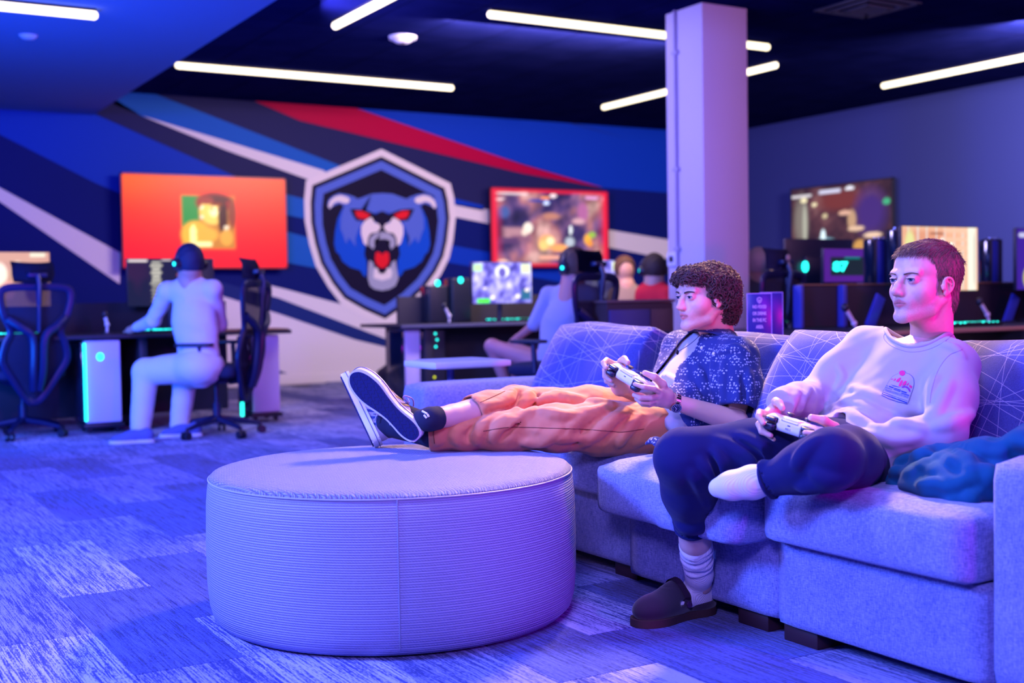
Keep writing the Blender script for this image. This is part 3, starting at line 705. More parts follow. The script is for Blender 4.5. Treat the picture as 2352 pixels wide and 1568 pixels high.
def img1(u,v):
    base=np.stack([1.0+0*u,.004+.060*np.clip(v,0,1)**1.8+.03*np.exp(-((u-.05)**2+(v-.95)**2)/.05),.022-.012*v],1)
    return blobs(lambda a,b:base,[(.51,.50,.17,.305,(.55,.20,.03),6,1),(.40,.62,.055,.18,(.01,.25,.05),4,1),(.55,.72,.13,.13,(.30,.01,.01),1.5),(.535,.62,.085,.16,(.95,.60,.12),2),(.545,.62,.035,.07,(1.3,1.1,.5),.8),(.60,.56,.035,.22,(.05,.01,.01),1.5),(.66,.60,.03,.2,(.25,.04,.02),1),(.56,.76,.10,.05,(.08,.01,.01),1.2),(.50,.74,.05,.05,(.3,.03,.02),1.2),(.47,.56,.012,.022,(1.,.8,.6),1.5),(.47,.66,.010,.018,(1.,.9,.7),1.5),(.535,.645,.012,.02,(.3,.1,.05),1),(.575,.645,.012,.02,(.3,.1,.05),1),(.62,.44,.02,.03,(.9,.7,.5),1.5),(.56,.70,.05,.02,(.25,.03,.0),1),(.43,.36,.10,.17,(.9,.42,.04),1.5),(.415,.36,.022,.12,(1.3,1.0,.35),2),(.50,.36,.08,.10,(.85,.40,.05),1),(.62,.33,.045,.10,(.8,.35,.05),1.5),(.46,.255,.075,.03,(1.1,.9,.4),2,1),(.085,.055,.045,.025,(1.3,1.0,.9),3,1)])(u,v)
def pnoise(u,v,seed,f=3.,oct_=4):
    r=np.random.default_rng(seed); o=0*u; A_=1.
    for i in range(oct_):
        for k in range(4):
            th=r.uniform(0,6.28); ff=f*r.uniform(.7,1.4); o=o+A_*np.sin(ff*(u*math.cos(th)+v*.56*math.sin(th))*6.28+r.uniform(0,6.28)+1.5*np.sin(ff*(u*math.sin(th)-v*.56*math.cos(th))*4+r.uniform(0,6)))
        A_*=.55; f*=1.9
    return o/6
def palette(t,stops):
    x=[a for a,_ in stops]; return np.stack([np.interp(t,x,[c[i] for _,c in stops]) for i in range(3)],1)
def img2(u,v):
    t=pnoise(u,v,4,1.5); base=palette(t,[(-.7,(.01,.01,.08)),(-.3,(.05,.03,.16)),(0,(.22,.10,.25)),(.3,(.50,.18,.22)),(.7,(.75,.42,.40))])
    t2=pnoise(u+2,v,9,3.5,3); base=base*(.75+.5*np.clip(t2,-1,1))[:,None]
    L=[]
    for q in [(.20,.42,.13,.10,(.45,.22,.28)),(.24,.36,.10,.05,(.25,.10,.18)),(.14,.33,.10,.05,(.10,.04,.14))]: L.append((*q,.9,1))
    L+=[(.30,.50,.045,.08,(.95,.80,.70),1.5),(.27,.44,.03,.05,(.9,.7,.6),1),(.46,.32,.09,.12,(.9,.42,.16),.8),(.49,.33,.04,.06,(1.2,.9,.5),1),(.43,.27,.05,.08,(1.0,.6,.2),.8),(.57,.24,.10,.06,(.95,.38,.12),.9),(.66,.32,.05,.08,(.45,.5,.6),.9),(.82,.36,.04,.09,(.9,.40,.05),.9),(.86,.42,.04,.05,(.3,.5,.06),.9),(.84,.30,.03,.05,(.9,.3,.04),.9),(.67,.48,.016,.07,(.9,.95,1.),1.5),(.40,.86,.12,.025,(.02,.05,.35),1),(.45,.90,.045,.025,(1.,.3,.1),1.5),(.52,.93,.035,.025,(1.,.8,.85),2),(.46,.83,.028,.03,(.7,.8,1.2),2),(.15,.945,.16,.018,(.9,.75,.8),3,1),(.06,.87,.05,.02,(.9,.7,.75),2),(.86,.92,.07,.02,(.8,.35,.7),2),(.97,.91,.02,.03,(.9,.7,.8),2),(.08,.05,.06,.03,(1.,.6,.5),2),(.5,.11,.12,.022,(.9,.4,.3),1.5,1),(.78,.72,.06,.16,(.42,.12,.32),.8),(.74,.60,.07,.05,(.65,.35,.42),.8),(.10,.7,.06,.10,(.05,.10,.35),.7),(.50,.66,.10,.06,(.5,.2,.15),.7)]
    c=blobs(lambda a,b:base,L)(u,v); e=np.clip(np.maximum(abs(u-.5)/.5,abs(v-.5)/.5)*14-12.6,0,1)[:,None]; e=np.clip(e+np.clip((.10-np.minimum(u,1-u))/.10,0,1)[:,None]*.6,0,1); return c*(1-e)+np.array((.75,.01,.05))*e
def img3(u,v):
    t=pnoise(u,v,22,1.8); gb=palette(t,[(-.8,(.01,.005,.02)),(-.2,(.04,.015,.03)),(.3,(.10,.035,.05)),(.8,(.25,.12,.12))])
    return blobs(lambda a,b:gb,[(.1,.55,.10,.45,(.20,.17,.15),.6),(.14,.5,.03,.35,(.4,.4,.33),1),(.5,.8,.3,.2,(.16,.03,.03),.6),(.8,.6,.2,.4,(.05,.02,.18),.6),(.95,.72,.04,.05,(.05,.4,.2),1.5),(.35,.2,.14,.12,(.25,.55,.7),.9),(.33,.3,.03,.14,(.8,1.,1.1),1.2),(.62,.52,.05,.16,(.5,.3,.18),1),(.55,.62,.07,.04,(.7,.4,.3),1.4),(.66,.40,.09,.04,(.75,.5,.35),1.4),(.82,.30,.10,.04,(.8,.55,.4),1.4),(.7,.15,.08,.12,(.6,.3,.08),1),(.4,.93,.12,.03,(.6,.6,.8),2,1),(.10,.90,.12,.02,(.7,.65,.7),2,1),(.6,.94,.05,.03,(.8,.8,.9),2),(.13,.84,.04,.04,(.9,.8,.5),1.5),(.24,.77,.03,.03,(.9,.8,.5),1.5),(.35,.6,.03,.04,(.6,.5,.3),1.4)])(u,v)
def img_dark(u,v):
    R=random.Random(8); L=[(.85,.5,.12,.5,(.02,.02,.06),1,1)]
    L+=[(.78,.12,.3,.10,(.02,.02,.02),1,1)]
    for r in range(12):
        y=.93-.075*r; L.append((.33,y,.07*R.uniform(.7,1.1),.020,(.75,.72,.60),1.6,1))
        if r in (6,7,10,11): L.append((.52,y,.20,.018,(.6,.58,.45),1.4,1))
    L+=[(.12,.96,.12,.02,(.9,.8,.8),2,1),(.45,.97,.06,.02,(.9,.8,.8),2,1),(.7,.97,.03,.02,(.9,.8,.8),2,1),(.60,.66,.035,.06,(.5,.1,.1),1.2)]
    return blobs((.010,.012,.05),L)(u,v)
def img_warm(u,v):
    return blobs((.75,.40,.28),[(.5,.9,.5,.1,(.8,.45,.3),1,1),(.86,.95,.1,.05,(1.,.95,.7),2,1),(.4,.6,.12,.25,(1.3,1.1,.9),1),(.62,.66,.08,.2,(1.2,1.1,.8),1),(.15,.4,.12,.3,(.5,.2,.2),1),(.8,.3,.12,.3,(.25,.08,.06),1),(.5,.3,.1,.2,(1.1,.5,.45),1),(.3,.2,.08,.15,(.3,.35,.6),1)])(u,v)
def img_game(u,v):
    L=[]; t=pnoise(u,v,12,2.2); gb=palette(t,[(-.8,(.03,.03,.30)),(-.3,(.12,.10,.62)),(0,(.28,.25,.95)),(.3,(.50,.46,1.1)),(.8,(.95,.9,1.3))])
    L+=[(.5,.78,.14,.18,(1.1,1.1,1.3),1.2),(.5,.75,.07,.14,(.15,.12,.6),1.5),(.09,.87,.08,.10,(.6,1.0,.5),1.5,1),(.90,.85,.09,.13,(.9,1.0,.6),1.3,1),(.18,.07,.11,.05,(.1,1.1,.05),3,1),(.9,.2,.1,.15,(.02,.15,.3),1,1),(.92,.32,.05,.05,(1.,.9,.9),2),(.76,.16,.04,.06,(1.2,1.1,1.2),2),(.33,.14,.04,.06,(1.2,1.1,1.2),2),(.2,.37,.03,.04,(1.,.9,1.1),2)]
    return blobs(lambda a,b:gb,L)(u,v)
def img_beige(u,v):
    L=[(.3,.75,.35,.25,(.75,.32,.20),.8,1),(.65,.85,.12,.4,(.9,.45,.28),.6)]
    for k in range(7): L.append((.08+.12*k,.55,.010,.6,(.75,.70,.66),2,1))
    for k in range(5): L.append((.72,.95-.14*k,.20,.035,(.95,.55,.38),1.2,1)); L.append((.45,.9-.16*k,.1,.02,(.30,.10,.06),1.2,1))
    L+=[(.92,.5,.06,.6,(.95,.9,.75),2,1),(.95,.5,.008,.5,(.5,.5,.45),1,1),(.1,.7,.08,.3,(.75,.75,.32),.8),(.5,.70,.04,.12,(.15,.07,.05),1),(.64,.72,.03,.05,(1.5,1.4,1.2),1.5),(.52,.79,.03,.04,(1.3,1.1,1.0),1.5)]
    return blobs((.85,.50,.33),L)(u,v)
def img_87(u,v):
    return blobs((.09,.015,.30),[(.53,.47,.45,.29,(.01,.02,.035),8,1),(.2,.45,.10,.11,(.0,.25,.2),1.2),(.8,.55,.09,.15,(.10,.08,.08),1),(.4,.72,.12,.03,(.0,.2,.2),2,1)])(u,v)
tv1=tv('wall_television','large television showing a red screen with a square portrait, left of the shield',((3.177+5.050)/2,13.60,1.355),0,1.873,1.04,img1,1.35,rim=(.35,.0,.02))  # rim: the screen's red glow on the bezel is painted into its colour
tv2=tv('wall_television','large television with a red-framed game picture, right of the shield',((7.776+9.600)/2,13.60,1.365),0,1.824,1.02,img2,1.3,rim=(.35,.0,.02))  # red rim paints the screen glow onto this bezel too
tv3=tv('wall_television','large television with a dim battle scene on the right wall',(11.57,11.318,1.375),math.radians(-90),1.75,.98,img3,1.2,rim=(.02,.02,.03))
# ------------------------------------------------------------ monitors
def monitor(lab,x0,x1,z0,z1,Y,img,es,desk=.74,label87=False,back=False):
    w_=x1-x0;h_=z1-z0; t=thing('monitor',lab,'monitor',((x0+x1)/2,Y,desk),math.radians(180) if back else 0)
    zz=z0-desk
    bm=B(); box(bm,(0,.018,zz+h_/2),(w_+.012,.03,h_+.012),bev=.006); box(bm,(0,.045,zz+h_/2),(w_*.5,.04,h_*.5),bev=.015); part('casing',bm,blk_pl,t)
    me,m=screen('screen',-w_/2,w_/2,zz,zz+h_,img,es,64,40); me.transform(Matrix.Translation((0,.0015,0))); mesh_obj('screen',me,m,t,False,False)
    bm=B(); cyl(bm,(0,.06,.01),(0,.06,zz+h_*.4),.022); part('stand',bm,blk_pl,t)
    bm=B(); box(bm,(0,.05,.008),(.24,.2,.015),bev=.005); part('foot',bm,blk_pl,t)
    return t
monitor('bright monitor at the left picture edge behind the empty chair',1.18,1.80,.966,1.385,10.1,img_warm,1.0)
monitor('dark monitor listing white lines in front of the man in the white shirt',2.394,3.097,.955,1.335,10.1,img_dark,1.0)
monitor('violet-blue game monitor right of the shield emblem',5.511,6.154,.924,1.306,10.0,img_game,1.25)
monitor('violet-blue game monitor partly behind the gamer in the grey sweater',6.62,7.201,.951,1.328,10.0,img_game,1.25)
a=PY(1757,598,11.2);b=PY(1806,632,11.2); monitor('small bright monitor far behind the curly-haired man',a.x,b.x,b.z,a.z,11.2,img_warm,1.1)
a=PY(2072,519,5.95);b=PY(2246,666,5.95); monitor('big bright beige monitor behind the short-haired man',a.x,b.x,b.z,a.z,5.95,img_beige,1.15,desk=.73)
a=PY(2336,525,5.9);b=PY(2352,665,5.9); monitor('purple monitor cut by the right picture edge',a.x,a.x+.62,b.z,a.z,5.9,blobs((.05,.015,.35),[(.12,.9,.1,.05,(.6,.6,.9),2),(.2,.2,.1,.2,(.6,.6,.1),1)]),1.0,desk=.73)
a=PY(1893,571,6.9);b=PY(2052,646,6.9); m87=monitor('dark monitor with purple bands reading 87 in teal digits',a.x,b.x,b.z,a.z,6.9,img_87,1.0,desk=.73)
c=PY(1930,613,6.895); text_part('digits','87',.098,frame(c,(1,0,0),(0,0,1),(0,-1,0)),teal,m87,th=.004,bold=.004,cx_=1.55)
a=PY(1808,549,7.3);b=PY(1962,700,7.3); mb_=monitor('black monitor seen from behind with a glowing teal oval',a.x,b.x,b.z,a.z,7.35,img_dark,.3,desk=.73,back=True)
c=PY(1853,612,7.27); bm=B(); cyl(bm,(c.x,7.28,c.z),(c.x,7.295,c.z),.03,n=20); 
for v in bm.verts: v.co.z=c.z+(v.co.z-c.z)*1.45
part('teal_oval',bm,teal,mb_,True)
# ------------------------------------------------------------ desks
def slab(t,name,x0,x1,y0,y1,z0,z1,m,bev=.006): bm=B(); box(bm,((x0+x1)/2,(y0+y1)/2,(z0+z1)/2),(x1-x0,y1-y0,z1-z0),bev=bev); return part(name,bm,m,t,True,True)
panel_m=mat('divider_felt',(.022,.018,.032),.8,bump=(300,.1)); wood=mat('desk_edge_wood',(.22,.11,.05),.5)
D1=thing('gaming_desk','long dark desk under the left monitors with a divider along its back','desk',(1.6,9.9,0))
slab(D1,'desk_top',-.6,3.52,9.42,10.25,.715,.745,dk_metal); slab(D1,'divider',-.6,3.25,10.26,10.30,.60,.985,panel_m)
slab(D1,'side_panel',2.34,2.40,9.55,10.25,0,.71,dk_metal); slab(D1,'side_panel',.9,.96,9.55,10.25,0,.71,dk_metal); slab(D1,'modesty_panel',-.6,3.2,10.1,10.14,.08,.71,dk_metal); slab(D1,'wood_end',3.18,3.50,9.42,9.75,.746,.756,wood)
D2=thing('gaming_desk','dark desk row under the violet game monitors right of the shield','desk',(6.3,10.3,0))
slab(D2,'desk_top',4.72,8.3,9.9,10.8,.715,.745,dk_metal); slab(D2,'divider',4.98,8.3,10.5,10.54,.60,1.0,panel_m); slab(D2,'side_panel',4.98,5.06,9.95,10.8,0,.71,dk_metal); slab(D2,'modesty_panel',5.0,8.3,10.4,10.44,.08,.71,dk_metal); slab(D2,'front_edge',4.72,8.3,9.888,9.899,.715,.745,mat('edge_grey',(.10,.10,.16),.5))
a=PY(1840,657,6.2); 
D3=thing('gaming_desk','dark desk row with tall divider panels behind the sofa at the right','desk',(7.3,6.0,0))
slab(D3,'desk_top',5.1,10.2,5.25,6.62,.70,.73,dk_metal)
slab(D3,'front_edge',5.1,10.2,5.235,5.249,.705,.732,mat('edge_gold_lit',(.34,.22,.14),.4)); slab(D3,'side_panel',5.15,5.2,5.3,6.6,0,.69,dk_metal); slab(D3,'side_panel',8.9,8.95,5.3,6.6,0,.69,dk_metal)
pe=mat('panel_edge_blue_lit',(.05,.06,.35),.4)  # blue light on the panel edges is painted into this colour
x1=a.x;x2=PY(1925,657,6.2).x
slab(D3,'divider',x1,x2-.01,6.2,6.24,.735,1.02,panel_m); slab(D3,'divider',x2+.03,10.2,6.2,6.24,.735,1.02,panel_m)
slab(D3,'divider_post',x1-.03,x1+.0,6.17,6.25,.732,1.025,pe); slab(D3,'divider_post',x2-.0,x2+.04,6.15,6.25,.732,1.025,pe)
slab(D3,'divider_cap',x1,10.2,6.19,6.25,1.021,1.032,wood)
D4=thing('gaming_desk','dark desk farther back under the teal-oval monitor','desk',(7.6,7.6,0))
slab(D4,'desk_top',6.95,9.6,7.05,7.9,.70,.73,dk_metal); slab(D4,'side_panel',7.0,7.05,7.1,7.9,0,.69,dk_metal); slab(D4,'side_panel',9.5,9.55,7.1,7.9,0,.69,dk_metal)
D5=thing('gaming_desk','dark desk under the small bright monitor beyond the emblem chair','desk',(8.4,11.2,0))
a=PY(1757,598,11.2); slab(D5,'desk_top',a.x-.5,a.x+.85,10.9,11.6,.71,.74,dk_metal); slab(D5,'side_panel',a.x-.45,a.x-.4,10.95,11.6,0,.70,dk_metal); slab(D5,'side_panel',a.x+.75,a.x+.8,10.95,11.6,0,.70,dk_metal)
# dark cabinet left of the column
a=PY(1394,692,6.7);b=PY(1547,692,6.7)
C1=thing('cabinet','dark low cabinet between the sofa and the column','cabinet',((a.x+b.x)/2,6.9,0))
slab(C1,'body',a.x,b.x,6.7,7.1,0,.925,mat('cabinet_brown',(.05,.035,.04),.6,spec=.1),.01); slab(C1,'top',a.x-.01,b.x+.01,6.69,7.11,.926,.945,mat('cabinet_top_lit',(.13,.09,.09),.5,spec=.1)); slab(C1,'door',a.x+.01,a.x+(b.x-a.x)*.62,6.685,6.699,.05,.88,mat('cabinet_door',(.03,.04,.16),.5)); slab(C1,'door',a.x+(b.x-a.x)*.63,b.x-.01,6.685,6.699,.05,.88,mat('cabinet_door_brown',(.05,.03,.04),.5))  # tan light on the top is painted as a lighter colour
# console behind the sofa, with the sign
sg=P(1744,760,5.6)
CT=thing('console_table','narrow dark console table behind the sofa','table',(3.95,4.3,0)); slab(CT,'table_top',3.62,4.25,3.75,5.1,.715,.74,dk_metal); 
for x in (3.66,4.21):
    for y in (3.79,5.06): slab(CT,'leg',x-.02,x+.02,y-.02,y+.02,0,.714,dk_metal)
def sign(lab,px,py,D,w_,h_,full):
    c=P(px,py,D); c.z=.7415; d=Vector((CR[0][0],CR[1][0],0)).normalized(); n_=Vector((d.y,-d.x,0)); 
    t=thing('acrylic_sign',lab,'sign',tuple(c)); M=frame(c,d,(0,0,1),n_)
    smt=mat('sign_navy',(.012,.022,.20),.3); swt=mat('sign_print',(.45,.42,.62),.5)
    bm=B(); box(bm,(0,h_/2,0),(w_,h_,.004),bev=.001); box(bm,(0,.004,-.02),(w_,.006,.07),bev=.001); bmesh.ops.transform(bm,matrix=M,verts=bm.verts); part('plate',bm,smt,t,True)
    bm=B()
    for x,y,sx,sy in ((-w_/2+.0005,h_/2,.0025,h_),(w_/2-.0005,h_/2,.0025,h_),(0,h_-.001,w_,.003)): box(bm,(x,y,.0),(sx,sy,.0065))
    bmesh.ops.transform(bm,matrix=M,verts=bm.verts); part('edge',bm,mat('sign_edge',(.35,.33,.7),.3),t,True)
    if full:
        for i,s_ in enumerate(('NO FOOD','OR DRINK','IN THE PC','AREA')): text_part('lettering',s_,.0215,M@Matrix.Translation((0,h_-.062-.0305*i,.0032)),swt,t,th=.0006,cx_=.62,bold=.0006)
        bm=B(); pts=[(0,.014),(.011,.008),(.011,-.003),(.006,-.011),(0,-.016),(-.006,-.011),(-.011,-.003),(-.011,.008)]
        prism(bm,pts,M@Matrix.Translation((0,h_-.031,.0025)),.0008); part('crest',bm,swt,t,True)
        bm=B(); prism(bm,[(x*.72,y*.72) for x,y in pts],M@Matrix.Translation((0,h_-.031,.0034)),.0005); part('crest_field',bm,smt,t,True)
        bm=B(); prism(bm,[(-.005,.004),(-.002,.001),(0,-.001),(.002,.001),(.005,.004),(.004,-.004),(0,-.008),(-.004,-.004)],M@Matrix.Translation((0,h_-.031,.0040)),.0004); part('crest_head',bm,swt,t,True)
        bm=B(); box(bm,(0,0,0),(.018,.0022,.0008)); bmesh.ops.transform(bm,matrix=M@Matrix.Translation((0,h_-.182,.0035)),verts=bm.verts); part('rule',bm,swt,t,True)
    return t
sign('navy tabletop sign reading NO FOOD OR DRINK IN THE PC AREA',1744.5,760,5.6,.112,.232,True)
sign('blank navy tabletop sign standing behind the lettered one',1772,760,5.9,.11,.236,False)
# ------------------------------------------------------------ PC towers
def tower(lab,x0,x1,yF,z0,z1,dy,body,strip=None,logo=None,holes=False,desk_glow=None,stand=True):
    t=thing('pc_tower',lab,'computer',((x0+x1)/2,yF+dy/2,z0-(.07 if stand else 0)))
    w_=x1-x0
    bm=B(); box(bm,((x0+x1)/2,yF+dy/2,(z0+z1)/2),(w_,dy,z1-z0),bev=.012,seg=3); part('case',bm,body,t,True)
    bm=B(); box(bm,(x0-.012,yF+dy/2,(z0+z1)/2),(.03,dy*.96,(z1-z0)*.97),bev=.01); part('front_glass',bm,glass_pc,t,True)
    if strip:
        bm=B(); tube(bm,[(x0-.002,yF-.008,z0+.02),(x0-.002,yF-.008,z1-.02)],.010,8); part('light_strip',bm,teal,t,True)
    if logo:
        c=logo; bm=B(); cyl(bm,(c.x,yF-.004,c.z),(c.x,yF+.004,c.z),.025,n=20)
        for v in bm.verts: v.co.z=c.z+(v.co.z-c.z)*1.15
        part('logo_light',bm,teal,t,True)
    if holes:
        bm=B()
        for k in range(3): cyl(bm,((x0+w_*(.25+.27*k)),yF+.04,z1-.004),((x0+w_*(.25+.27*k)),yF+.04,z1+.008),.018,n=14)
        part('top_ring',bm,mat('ring_chrome',(.5,.5,.6),.2,metal=1),t,True)
        bm=B(); box(bm,(x0+w_*.35,yF-.003,(z0+z1)/2),(w_*.42,.008,(z1-z0)*.96),bev=.003); part('side_band',bm,mat('tower_blue_band',(.02,.03,.30),.35),t,True)
    if stand:
        bm=B(); box(bm,((x0+x1)/2,yF+dy/2,z0-.02),(w_+.03,dy+.02,.03),bev=.005)
        for sx in (x0+.03,x1-.03):
            for sy in (yF+.04,yF+dy-.04): cyl(bm,(sx-.012,sy,z0-.05),(sx+.012,sy,z0-.05),.022,n=14)
        part('wheeled_stand',bm,blk_pl,t,True)
    return t
tower('white PC tower with a teal edge light beside the empty chair',1.915,2.177,9.47,.085,.705,.30,white_pc,True,PY(230,819,9.47))
tower('white PC tower at the desk end behind the seated man in white',3.20,3.43,9.47,.085,.705,.30,white_pc,None)
a=PY(556,938,9.46); bm=B(); tube(bm,[(a.x,9.455,a.z-.06),(a.x,9.455,a.z+.05)],.014,8); 
part('light_strip',bm,teal,bpy.data.objects['pc_tower.001'],True)
tower('white PC tower at the left end of the middle desk row',4.80,4.96,9.99,.085,.70,.34,white_pc)
for px_,py_,lab in ((1005,650,'black PC tower with a teal dot beside the lower right of the shield'),(1058,643,'black PC tower with a teal dot left of the violet game monitor')):
    a=PY(px_,py_,10.35); tower(lab,a.x-.09,a.x+.11,10.35,.746,1.10 if px_<1040 else 1.17,.14,blk_pl,None,a,stand=False)
tw_=tower('black PC tower with scattered teal and yellow fan lights under the middle desk',PY(972,750,9.97).x,PY(1022,750,9.97).x,9.97,.085,.69,.34,blk_pl)
for px_,py_,m_ in ((1000,766,teal),(1004,780,teal),(1001,796,teal),(995,829,teal),(998,866,mat('yellow_led',(.5,.5,0),.4,emit=(.7,.8,.0),es=1.5))):
    a=PY(px_,py_,9.965); bm=B(); ball(bm,a,.010,6); part('fan_light',bm,m_,tw_,True)
for (xa,xb,yt,Yp,lab) in ((2010,2046,547,6.45,'black tower with chrome rings on top left of the short-haired man'),(2062,2075,524,6.32,'narrow dark tower touching the left edge of the beige monitor'),(2276,2304,548,6.45,'black tower with chrome rings right of the beige monitor')):
    a=PY(xa,yt,Yp);b=PY(xb,yt,Yp); tower(lab,a.x,b.x,Yp,.735,a.z,.10,blk_pl,holes=True,stand=False)
# keyboards
kb_case=mat('keyboard_case',(.01,.012,.02),.5)
def keyboard(lab,x,y,z,w_=.44,rz=0,dim=1):
    t=thing('keyboard',lab,'keyboard',(x,y,z),rz)
    bm=B(); box(bm,(0,0,.012),(w_,.15,.02),bev=.004); part('case',bm,kb_case,t)
    bm=B(); bd=B(); n=int(w_/.021); krs=random.Random(int(x*100))
    for r in range(4):
        for k in range(n): 
            if krs.random()<.55: box(bm,(-w_/2+.015+k*(w_-.03)/(n-1),-.05+.033*r,.025),(.012,.022,.006))
            else: box(bd,(-w_/2+.015+k*(w_-.03)/(n-1),-.05+.033*r,.025),(.014,.024,.006))
    part('keys',bm,teal,t,label='teal lit keys'); part('unlit_keys',bd,blk_pl,t); return t
for px_,py_,Y,z,lab in ((20,757,9.70,.745,'teal-lit keyboard behind the empty chair at the left edge'),(378,750,9.66,.745,'teal-lit keyboard under the arms of the man in white'),(1168,722,10.15,.745,'teal-lit keyboard in front of the first violet monitor'),(1385,716,10.15,.745,'teal-lit keyboard right of the gamer in the grey sweater')):
    a=PY(px_,py_,Y); keyboard(lab,a.x,Y,z)
a=PZ(2238,740,.755); keyboard('teal-lit keyboard on the desk right of the short-haired man',a.x,5.60,.73,.52)
a=PZ(2120,740,.755); keyboard('teal-lit keyboard on the desk directly behind the short-haired man',a.x-.1,5.56,.73,.40)
a=PY(1815,706,7.2); keyboard('teal-lit keyboard between the sign and the divider panel',a.x,7.15,.73,.30)
# microphone arms
sil=mat('mic_silver',(.62,.58,.68),.35,spec=.6)
def mic(lab,p0,p1,p2,Y,desk):
    a,b,c=[PY(*q,Y) for q in (p0,p1,p2)]; t=thing('microphone_arm',lab,'microphone',(c.x,Y,desk))
    bm=B(); tube(bm,[a,b],.014,8); part('boom',bm,sil,t,True); bm=B(); ball(bm,b,.02,8); tube(bm,[b,(c.x,Y,desk+.01)],.010,8); part('post',bm,sil,t,True)
    bm=B(); cyl(bm,(c.x,Y,desk),(c.x,Y,desk+.012),.05,n=20); part('foot',bm,blk_pl,t,True)
    bm=B(); ball(bm,a,.024,8,(1,1,1.2)); part('microphone',bm,blk_pl,t,True)
mic('silver microphone arm in front of the divider left of the short-haired man',(1941,706),(1962,742),(1966,760),5.7,.73)
mic('silver microphone arm right of the short-haired man',(2250,692),(2268,722),(2272,735),5.8,.73)
mic('silver microphone arm at the left end of the middle desk',(1020,702),(1032,725),(1032,735),10.05,.745)
mic('small silver microphone stand on the left desk beside the man in white',(240,722),(246,745),(246,756),9.75,.745)
def tablet(lab,x,y,Y,desk,s=1):
    a=PY(x,y,Y); t=thing('tablet_stand',lab,'tablet',(a.x,Y,desk)); R=Matrix.Rotation(math.radians(28),3,'Y')
    bm=B(); box(bm,(a.x,Y,a.z),(.09*s,.02,.24*s),rot=R,bev=.006); part('tablet',bm,mat('tablet_blue',(.03,.05,.40),.3),t,True)
    bm=B(); cyl(bm,(a.x-.05,Y+.02,desk),(a.x+.0,Y+.02,a.z),.012); box(bm,(a.x-.05,Y+.02,desk+.006),(.14,.10,.01),bev=.003); part('stand',bm,blk_pl,t,True)
tablet('tilted blue-lit tablet on a stand left of the short-haired man',2010,715,6.0,.73)
tablet('tilted blue-lit tablet on a stand near the right picture edge',2322,712,6.0,.73)
# dark bag on the floor by the wall
a=PZ(862,893,0);b=PZ(940,885,0); bm=cushion(((a.x+b.x)/2+.15,12.1,.13),(.85,.35,.25),.09,(.03,.02,.03),n=8); o=part('duffel_bag',bm,mat('bag_black',(.008,.008,.03),.7),None,smooth='full'); center(o,'low black bag on the floor under the shield','bag')
